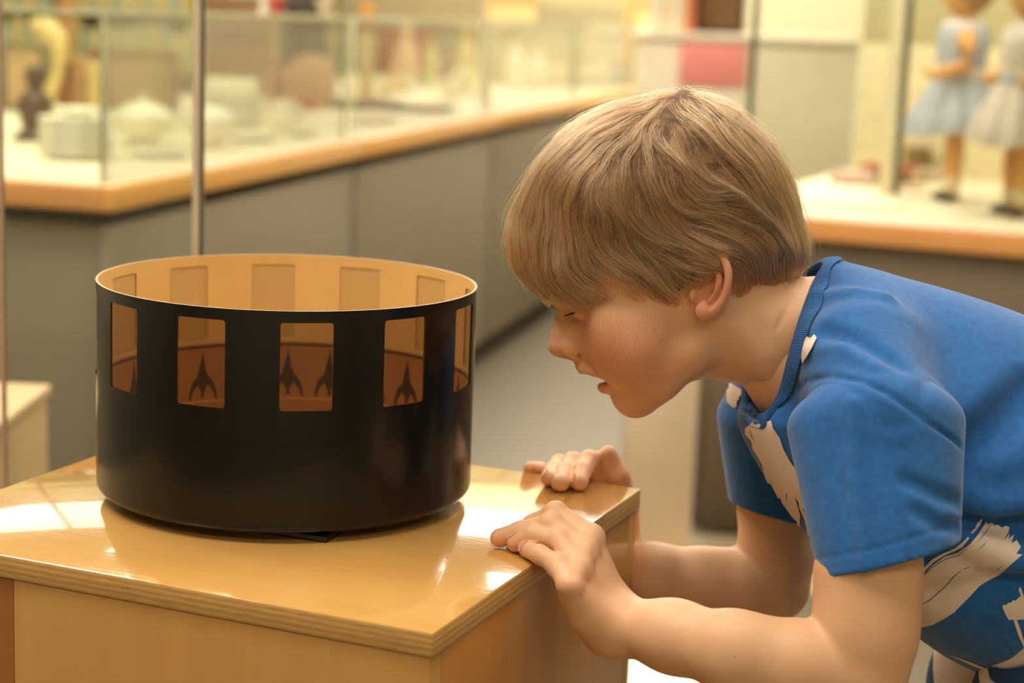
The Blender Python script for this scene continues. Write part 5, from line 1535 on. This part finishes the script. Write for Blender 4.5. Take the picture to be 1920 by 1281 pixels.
# ---- white brush strokes printed on the shirt
from mathutils.bvhtree import BVHTree
from mathutils.geometry import tessellate_polygon
SWv = to_world(SV)
bvh = BVHTree.FromPolygons([Vector(p) for p in SWv], [tuple(int(i) for i in q) for q in SF])
eye_v = Vector(EYE)
PRINT = [
    [(1362, 717), (1361, 751), (1366, 782), (1378, 820), (1395, 847), (1422, 882), (1434, 897), (1414, 861), (1407, 830), (1395, 803), (1391.5, 772), (1393, 731), (1378, 722)],
    [(1414, 791), (1400, 803), (1400, 813), (1412, 827), (1414, 841), (1431, 868), (1438, 896), (1457, 933), (1484, 971), (1501.5, 986), (1503, 964), (1493, 930), (1508, 954), (1516, 947), (1505, 909), (1496, 882), (1484, 865), (1471, 841), (1464, 820), (1452, 803), (1448, 789), (1432, 795), (1417, 796)],
    [(1500, 939), (1501, 951), (1512, 975), (1517, 1007), (1521, 1002), (1516, 971), (1506, 950)],
    [(1517, 633), (1523, 637), (1529, 630), (1534, 638), (1526, 655), (1509, 681), (1508, 669), (1510.5, 651), (1514, 638)],
    [(1702, 1112), (1720, 1094), (1748, 1060), (1769, 1045), (1796, 1036), (1817, 1022), (1833, 1004), (1849, 978.6), (1853, 983), (1859.6, 979), (1866, 986), (1870, 983), (1878, 990), (1886, 986), (1893, 989), (1890, 1000), (1881, 1014.5), (1894, 1001), (1891, 1011), (1902, 1002.5), (1895.5, 1020), (1906, 1013), (1914, 1026.5), (1905, 1038.5), (1917, 1040), (1897, 1057), (1873, 1078), (1851.6, 1089), (1838, 1098), (1817, 1121), (1790, 1147.6), (1769, 1161), (1748, 1171.6), (1716, 1179.5), (1702, 1181)],
    [(1712, 1088), (1721, 1076), (1748, 1049), (1769, 1037), (1790, 1028), (1804, 1017), (1815.6, 1006.5), (1817, 1010), (1804, 1026), (1790, 1033), (1769, 1042.5), (1750, 1054.5), (1737, 1068), (1722.5, 1085), (1714, 1094)],
    [(1820, 1000), (1828, 990.6), (1833, 980), (1839.6, 973), (1842, 974.6), (1837, 985), (1830, 996), (1821.5, 1001.5)],
    [(1879.5, 1138), (1881, 1134), (1886, 1135), (1891.5, 1130), (1895, 1131), (1899.5, 1126), (1904, 1127), (1910, 1121), (1914, 1118), (1910, 1106), (1913, 1100.5), (1917, 1110), (1921, 1124), (1940, 1122), (1955, 1150), (1929, 1161), (1891.5, 1162), (1886, 1153)],
    [(1899.5, 1160), (1906, 1160), (1913, 1179.5), (1921, 1206), (1921, 1217), (1910, 1193)],
    [(1736, 1204), (1753, 1217), (1780, 1227.5), (1806, 1235.5), (1833, 1246), (1850, 1253), (1841, 1254), (1820, 1246), (1790, 1232), (1766, 1222), (1748, 1214)],
]
def stroke(pts, w):
    pts = np.array(pts, float); d = np.gradient(pts, axis=0); n_ = np.stack([-d[:, 1], d[:, 0]], 1); n_ /= np.linalg.norm(n_, axis=1, keepdims=True)
    h = np.full(len(pts), w); h[0] = h[-1] = w * .2
    return [tuple(p) for p in np.concatenate([pts + n_ * h[:, None], (pts - n_ * h[:, None])[::-1]])]
LINES = [stroke([(1716, 1140), (1742, 1126), (1769, 1102), (1790, 1078), (1804, 1068)], .8), stroke([(1805, 1067), (1813, 1064), (1821, 1061)], .6), stroke([(1716, 1161), (1726, 1160.5)], .8),
         stroke([(1834, 1032), (1844, 1022), (1850, 1014)], .6), stroke([(1832, 1017), (1848, 1000), (1860, 980)], .8), stroke([(1722, 1092), (1750, 1062), (1770, 1049), (1798, 1040), (1822, 1021)], .6), stroke([(1868, 1069), (1876, 1062), (1883, 1056)], .5),
         stroke([(1409, 803), (1411, 815), (1418, 826)], .7), stroke([(1477, 921), (1478, 928), (1476, 937)], .9), stroke([(1368, 768), (1372, 790), (1380, 815)], .6)]
# chest strokes are laid on the body of the shirt, behind the sleeves
def f_chest(P):
    P = f32(P); d = f_torso0(P)
    for s_, p, r, k in FOLD_T:
        c = d_chain(P, p, [r * .6, r, r * .5]); d = smin(d, c, k) if s_ > 0 else smax(d, -c, k)
    return d
TV, TF = surface(f_chest, (1320, 640, -420), (1620, 1100, 420), 7.0)
bvt = BVHTree.FromPolygons([Vector(p) for p in to_world(relax(TV, TF, 2))], [tuple(int(i) for i in q) for q in TF])
def decal(poly, lift, mat_, name, tree):
    b_ = bmesh.new()
    vs = [b_.verts.new((x, y, 0)) for x, y in poly]
    for tri in tessellate_polygon([[Vector((x, y, 0)) for x, y in poly]]):
        try: b_.faces.new([vs[i] for i in tri])
        except ValueError: pass
    for _ in range(7):
        es = [e for e in b_.edges if e.calc_length() > 7.0]
        if not es: break
        bmesh.ops.subdivide_edges(b_, edges=es, cuts=1); bmesh.ops.triangulate(b_, faces=b_.faces)
    b_.verts.index_update(); VV, ok_, FF = [], [], []
    for v in b_.verts:
        d_ = Vector(ray(v.co.x, v.co.y)).normalized()
        loc, nor, _i, _d2 = tree.ray_cast(eye_v, d_)
        if loc is None: VV.append(Vector((0, 0, 0))); ok_.append(False)
        else:
            if nor.dot(d_) > 0: nor = -nor
            VV.append(loc + nor * lift); ok_.append(True)
    for f_ in b_.faces:
        ii = [v.index for v in f_.verts]
        if all(ok_[i] for i in ii):
            p_ = [VV[i] for i in ii]
            if max((p_[0] - p_[1]).length, (p_[1] - p_[2]).length, (p_[2] - p_[0]).length) < .03: FF.append(ii)
    b_.free()
    if not FF: return
    par = list(range(len(VV)))
    def root(i):
        while par[i] != i: par[i] = par[par[i]]; i = par[i]
        return i
    for f_ in FF:
        for i in f_[1:]: par[root(i)] = root(f_[0])
    cnt_ = {}
    for f_ in FF: cnt_[root(f_[0])] = cnt_.get(root(f_[0]), 0) + 1
    big_ = max(cnt_, key=cnt_.get); FF = [f_ for f_ in FF if root(f_[0]) == big_]
    used = sorted({i for f_ in FF for i in f_}); mp = {j: i for i, j in enumerate(used)}
    me = mesh_np(name, np.array([tuple(VV[i]) for i in used]), np.array([[mp[i] for i in f_] for f_ in FF]), world=False); rebase(me)
    return link_mesh(name, me, mat_, shirt)
m_print = plain('shirt_print_white', (232, 214, 194), .8, var=.03, scale=60)
for i_, poly in enumerate(PRINT):
    ch = i_ < 3
    decal(poly, .0014 if ch else (.0022 if i_ == 3 else .0005), m_print, 'brush_stroke_print', bvt if ch else bvh)
for i_, poly in enumerate(LINES):
    ch = i_ >= 7
    decal(poly, .0017 if ch else .0008, m_blue, 'stroke_gap', bvt if ch else bvh)

# ---- shorts
SH = []
for s in (-1, 1): SH.append([gz(2060, s * 130, .86), gz(1985, s * 170, .67), gz(1980, s * 195, .44)])
def f_shorts(P):
    P = f32(P); d = None
    for L in SH:
        c = d_chain_s(P, L, [165, 180, 150], 40); c = np.maximum(c, (P - f32(L[2])) @ f32(-upw))
        c = np.maximum(c, -np.maximum(c + 22, -((P - f32(L[2])) @ f32(-upw) + 120)))
        d = c if d is None else smin(d, c, 40)
    return d
_l = np.array([p for L in SH for p in L]); V, Fq = surface(f_shorts, tuple(_l.min(0) - 240), tuple(_l.max(0) + 240), 11)
me = mesh_np('shorts', relax(V, Fq, 2), Fq); rebase(me)
t = NT('printed_shorts'); nz_ = t.noise(t.mapped((9, 9, 16)), 1.0, 3, .5, .6)
t.l(t.ramp(nz_, [(.55, lin(28, 66, 106)), (.565, lin(226, 206, 186))]), t.b.inputs['Base Color']); t.b.inputs['Roughness'].default_value = .85
link_mesh('shorts', me, t.m, boy)
# ------------------------------------------------------------------ hair
HO = spline2([(1006, 558), (984, 536), (964, 512), (950, 482), (945, 448), (951, 410), (967, 366), (991, 320), (1022, 278), (1060, 241), (1104, 209), (1150, 188), (1196, 180), (1236, 168), (1285, 162), (1332, 174), (1372, 198), (1410, 232),
              (1450, 276), (1478, 322), (1496, 370), (1503, 412), (1514, 444), (1516, 472), (1504, 508), (1480, 545), (1440, 580), (1360, 610), (1240, 640), (1120, 620), (1040, 585)], True, 3)
HR = np.array([(1006, 562), (984, 540), (958, 512), (940, 482), (932, 448), (940, 405), (955, 360), (980, 314), (1012, 270), (1052, 232), (1098, 198), (1146, 176), (1196, 168), (1236, 154), (1288, 150), (1338, 162), (1380, 188), (1420, 224),
               (1460, 268), (1490, 318), (1508, 368), (1514, 408), (1524, 444), (1520, 476), (1502, 504), (1478, 528), (1449, 552), (1418, 560), (1388, 550), (1366, 528), (1360, 505), (1352, 490), (1342, 500), (1326, 517), (1306, 530), (1284, 545), (1258, 562), (1243, 574),
               (1228, 558), (1205, 546), (1180, 540), (1150, 522), (1124, 508), (1108, 506), (1112, 524), (1130, 546), (1144, 560), (1120, 570), (1082, 577), (1060, 572), (1040, 560)], float)
_hhw = Field([(1260, 360, 200), (1150, 380, 192), (1010, 450, 128), (1090, 520, 160), (1330, 500, 203), (1200, 520, 176), (1440, 420, 168), (1450, 520, 132), (1300, 240, 196), (1120, 250, 180)], 40, 3)
_hT = Field([(1260, 360, 200), (1000, 420, 150), (1080, 540, 110), (1450, 420, 170), (1460, 520, 110)], 40, 3)
g_ho = Grid2(lambda x, y: sd_poly(x, y, HO), (860, 90), (1620, 700)); g_hr = Grid2(lambda x, y: sd_poly(x, y, HR), (860, 90), (1620, 700), 3)
g_hhw = Grid2(_hhw, (860, 90), (1620, 700), 8); g_hT = Grid2(_hT, (860, 90), (1620, 700), 8)
def f_env(P):
    u, v, w = P[:, 0], P[:, 1], P[:, 2]
    return inflate(g_ho(u, v), g_hhw(u, v), g_hT(u, v), w, 185.0)
def f_shell(P):
    P = f32(P)
    d = f_env(P) + 11
    d = d + 3.0 * np.sin(P[:, 0] * .11 + P[:, 1] * .05) * np.sin(P[:, 1] * .06 - P[:, 0] * .03 + P[:, 2] * .05)
    return smax(d, g_hr(P[:, 0], P[:, 1]) + 9, 16)
V, Fq = surface(f_shell, (920, 140, -215), (1560, 620, 215), 4.6); V = relax(V, Fq, 3)
me = mesh_np('hair', V, Fq); rebase(me)
t = NT('hair_under_layer')
t.l(t.ramp(t.noise(t.mapped((60, 60, 400)), 1.0, 4), [(.3, lin(84, 58, 34)), (.7, lin(128, 94, 58))]), t.b.inputs['Base Color']); t.b.inputs['Roughness'].default_value = .8
hair = link_mesh('hair', me, t.m, boy)

ARROWS = [(1235, 178, -.9, .45), (1200, 190, -.9, .45), (1150, 212, -.85, .5), (1080, 265, -.72, .7), (1020, 330, -.5, .86), (978, 400, -.25, .97), (958, 460, .02, 1), (968, 515, .35, .94), (1000, 545, .45, .88),
          (1170, 262, -.62, .78), (1110, 330, -.45, .88), (1060, 400, -.25, .97), (1028, 470, .05, 1), (1048, 530, .5, .86), (1085, 562, .85, .52), (1120, 562, .95, .25),
          (1215, 240, -.2, .98), (1180, 320, -.05, 1), (1155, 400, .18, .98), (1150, 455, .5, .86), (1185, 500, .85, .52), (1225, 535, .75, .65), (1100, 470, .28, .96), (1130, 515, .7, .7),
          (1235, 310, .25, .97), (1245, 370, .55, .84), (1285, 410, .85, .5), (1330, 415, .98, .1), (1370, 398, .97, -.15), (1230, 420, .6, .8), (1290, 465, .93, .35), (1345, 455, .98, .05), (1200, 450, .6, .8), (1255, 500, .88, .45),
          (1290, 198, .62, .78), (1335, 250, .65, .76), (1390, 320, .7, .72), (1440, 385, .62, .78), (1482, 440, .5, .87), (1350, 182, .8, .6), (1420, 245, .68, .73), (1468, 320, .42, .9), (1496, 400, .35, .94),
          (1275, 250, .4, .92), (1310, 320, .62, .78), (1365, 375, .8, .6), (1415, 425, .8, .6), (1460, 470, .7, .7), (1500, 470, .55, .83),
          (1380, 470, .85, .5), (1415, 510, .6, .8), (1455, 505, .6, .8), (1400, 545, .25, .97), (1485, 500, .3, .95), (1445, 540, 0, 1), (1365, 500, .7, .7),
          (1262, 535, .75, .65), (1242, 560, .2, .98), (1290, 515, .93, .35), (1330, 478, .95, .2)]
AR = np.array(ARROWS, np.float32)
def flow(u, v, soft=900.0):
    D = np.exp(-((u[:, None] - AR[:, 0]) ** 2 + (v[:, None] - AR[:, 1]) ** 2) / (2 * soft)) + 1e-9
    D /= D.sum(1, keepdims=True)
    d = np.stack([D @ AR[:, 2], D @ AR[:, 3]], 1)
    return d / np.maximum(np.linalg.norm(d, axis=1, keepdims=True), 1e-5)
rng = np.random.default_rng(5)
def env_n(P):
    e = 3.0; g_ = np.stack([f_env(P + f32(np.eye(3)[i]) * e) - f_env(P - f32(np.eye(3)[i]) * e) for i in range(3)], 1)
    return g_ / np.maximum(np.linalg.norm(g_, axis=1, keepdims=True), 1e-6)
def roots(n, near=.62):
    """random points spread evenly over the head, both sides and the crown"""
    u = rng.uniform(935, 1525, 90000); v = rng.uniform(150, 575, 90000)
    d2 = g_ho(u, v); ok = (d2 < -.3) & (g_hr(u, v) < -4); u, v, d2 = u[ok], v[ok], d2[ok]
    e = np.clip(1 + d2 / g_hT(u, v), 0, 1); sl = np.sqrt(np.maximum(1 - e * e, 0)); w = g_hhw(u, v) * sl
    p = np.sqrt(1 + (e / np.maximum(sl, .05)) ** 2); i = rng.choice(len(u), n, replace=False, p=p / p.sum())
    return f32(np.stack([u, v, w * np.where(rng.random(len(u)) < near, -1, 1)], 1)[i])
def low_noise(P, s):
    return np.sin(P[:, 0] / s + 1.3) * np.cos(P[:, 1] / (s * .8) + P[:, 2] / s) + .6 * np.sin(P[:, 1] / (s * .45) - P[:, 0] / (s * .6) + 2.0)
NG, NP, STEP = 2500, 16, 11.0
def grow(R0, lvl0, lvl1, npt=NP, step=STEP, wob=.26, over=15.0):
    P = R0.copy(); pts = [P.copy()]; ph = rng.normal(0, 1, len(P)); st = np.full(len(P), step) * rng.uniform(.55, 1.15, len(P))
    alive = np.ones(len(P), bool); lim = rng.uniform(-14, over, len(P))
    for k in range(npt - 1):
        d = flow(P[:, 0], P[:, 1])
        a = wob * low_noise(P, 30.0) + .10 * ph * np.sin(k * .35 + ph)
        c, s_ = np.cos(a), np.sin(a)
        d3 = np.stack([d[:, 0] * c - d[:, 1] * s_, d[:, 0] * s_ + d[:, 1] * c, np.zeros(len(P))], 1)
        n_ = env_n(P)
        tng = d3 - n_ * (d3 * n_).sum(1, keepdims=True)
        tng /= np.maximum(np.linalg.norm(tng, axis=1, keepdims=True), .35)
        new = P + f32(tng * (st * alive)[:, None])
        lv = lvl0 + (lvl1 - lvl0) * ((k + 1) / (npt - 1))
        n_ = env_n(new)
        new = new - n_ * (np.clip(f_env(new) - lv, -14, 14) * .8 * alive)[:, None]
        alive &= g_hr(new[:, 0], new[:, 1]) < lim
        P = f32(np.where(alive[:, None], new, P + f32(tng * .25))); pts.append(P.copy())
    return np.stack(pts, 1)                                 # (n, npt, 3)
R0 = roots(NG)
n0 = env_n(R0)
lk = low_noise(R0, 24.0)
lv1 = rng.uniform(-9, 1, NG) + 5.0 * lk
G = grow(R0 - n0 * 12, rng.uniform(-14, -8, NG), lv1)
NCH = 15
tng = np.gradient(G, axis=1); tng /= np.maximum(np.linalg.norm(tng, axis=2, keepdims=True), 1e-5)
nn_ = env_n(G.reshape(-1, 3)).reshape(G.shape)
bb = np.cross(tng, nn_)
tt_ = np.linspace(0, 1, NP)
ALL = []
for c in range(NCH):
    r_ = rng.uniform(0, 1, NG) ** .5 * 12.0; th = rng.uniform(0, 2 * pi, NG)
    tap = (1 - .86 * tt_ ** 1.3)[None, :, None]
    wv_ = (rng.normal(0, 1.0, NG)[:, None] * np.sin(tt_[None] * rng.uniform(2, 6, NG)[:, None] + rng.uniform(0, 6, NG)[:, None]))[:, :, None] * 1.5
    L = G + bb * ((r_ * np.cos(th))[:, None, None] * tap + wv_) + nn_ * ((r_ * np.sin(th) * .45)[:, None, None] * tap + wv_ * .5)
    s0 = rng.uniform(0, .25, NG); s1 = rng.uniform(.72, 1.0, NG)       # each hair covers its own stretch of the lock
    idx = (s0[:, None] + (s1 - s0)[:, None] * tt_[None]) * (NP - 1)
    i0 = np.clip(idx.astype(int), 0, NP - 2); fr_ = (idx - i0)[:, :, None]
    ar = np.arange(NG)[:, None]
    ALL.append(L[ar, i0] * (1 - fr_) + L[ar, i0 + 1] * fr_)
ST = np.concatenate(ALL)
# loose single hairs standing off the crown, the fringe and the nape
NF = 420
RF = roots(NF * 3, .5); dd_ = g_ho(RF[:, 0], RF[:, 1]); RF = RF[np.argsort(-dd_)[:NF]]
FW = grow(RF, np.full(NF, -4.0), rng.uniform(2, 26, NF) * (rng.random(NF) < .7), NP, 10.0, .5, 26.0)
ST = np.concatenate([ST, FW])
def curves(name, S, rad_, mat, parent, tip=.25):
    hc = bpy.data.hair_curves.new(name); n, k = S.shape[0], S.shape[1]
    hc.add_curves([k] * n)
    W_ = to_world(S.reshape(-1, 3)) - np.array(boy.location)
    hc.attributes['position'].data.foreach_set('vector', W_.astype(np.float32).ravel())
    ra = hc.attributes.get('radius') or hc.attributes.new('radius', 'FLOAT', 'POINT')
    prof_ = np.tile(rad_ * (1 - (1 - tip) * np.linspace(0, 1, k) ** 2), n)
    ra.data.foreach_set('value', prof_.astype(np.float32))
    hc.materials.append(mat)
    o = bpy.data.objects.new(name, hc); COL.objects.link(o); o.parent = parent
    return o
t = NT('hair_strands')
hi = t.n('ShaderNodeHairInfo')
c1_ = t.ramp(hi.outputs['Random'], [(0.0, lin(84, 54, 34)), (.35, lin(132, 92, 58)), (.7, lin(164, 122, 80)), (1.0, lin(212, 170, 120))])
lock = t.noise(t.obj(), 34, 3)
c1_ = t.mix(t.ramp(lock, [(.38, (.5, .5, .5, 1)), (.62, (0, 0, 0, 1))]), c1_, lin(126, 84, 48))
hb = t.n('ShaderNodeBsdfHairPrincipled'); hb.parametrization = 'COLOR'
t.l(c1_, hb.inputs['Color']); hb.inputs['Roughness'].default_value = .32; hb.inputs['Radial Roughness'].default_value = .45; hb.inputs['Coat'].default_value = .0
hb.inputs['Random Roughness'].default_value = .2
t.l(hb.outputs[0], t.out.inputs[0])
m_hair = t.m
curves('hair_strands', ST, .00013, m_hair, hair)
print('strands', len(ST), time.time() - _t0)
# lashes of the lowered lid
LS = []
for s in (-1, 1):
    for q in np.linspace(0, 1, 34):
        a0 = lerp(lerp((1077, 588, -48), (1073, 585, -64), min(q * 2, 1)), lerp((1073, 585, -64), (1092, 582, -94), max(q * 2 - 1, 0)), .5)
        a0 = np.array(a0); dr = np.array([-13.0, 8 + 3 * rng.random(), -6 * q - 2]); k_ = np.linspace(0, 1, 6)[:, None]
        L = a0 + dr * k_ + np.array([0, -5.0, 0]) * k_ ** 2; L[:, 2] *= -s if s > 0 else 1
        if s > 0: L[:, 2] = np.abs(L[:, 2])
        LS.append(L)
t = NT('lash'); t.b.inputs['Base Color'].default_value = lin(70, 46, 30); t.b.inputs['Roughness'].default_value = .6
curves('eyelashes', np.array(LS), .00012, t.m, body, .2)
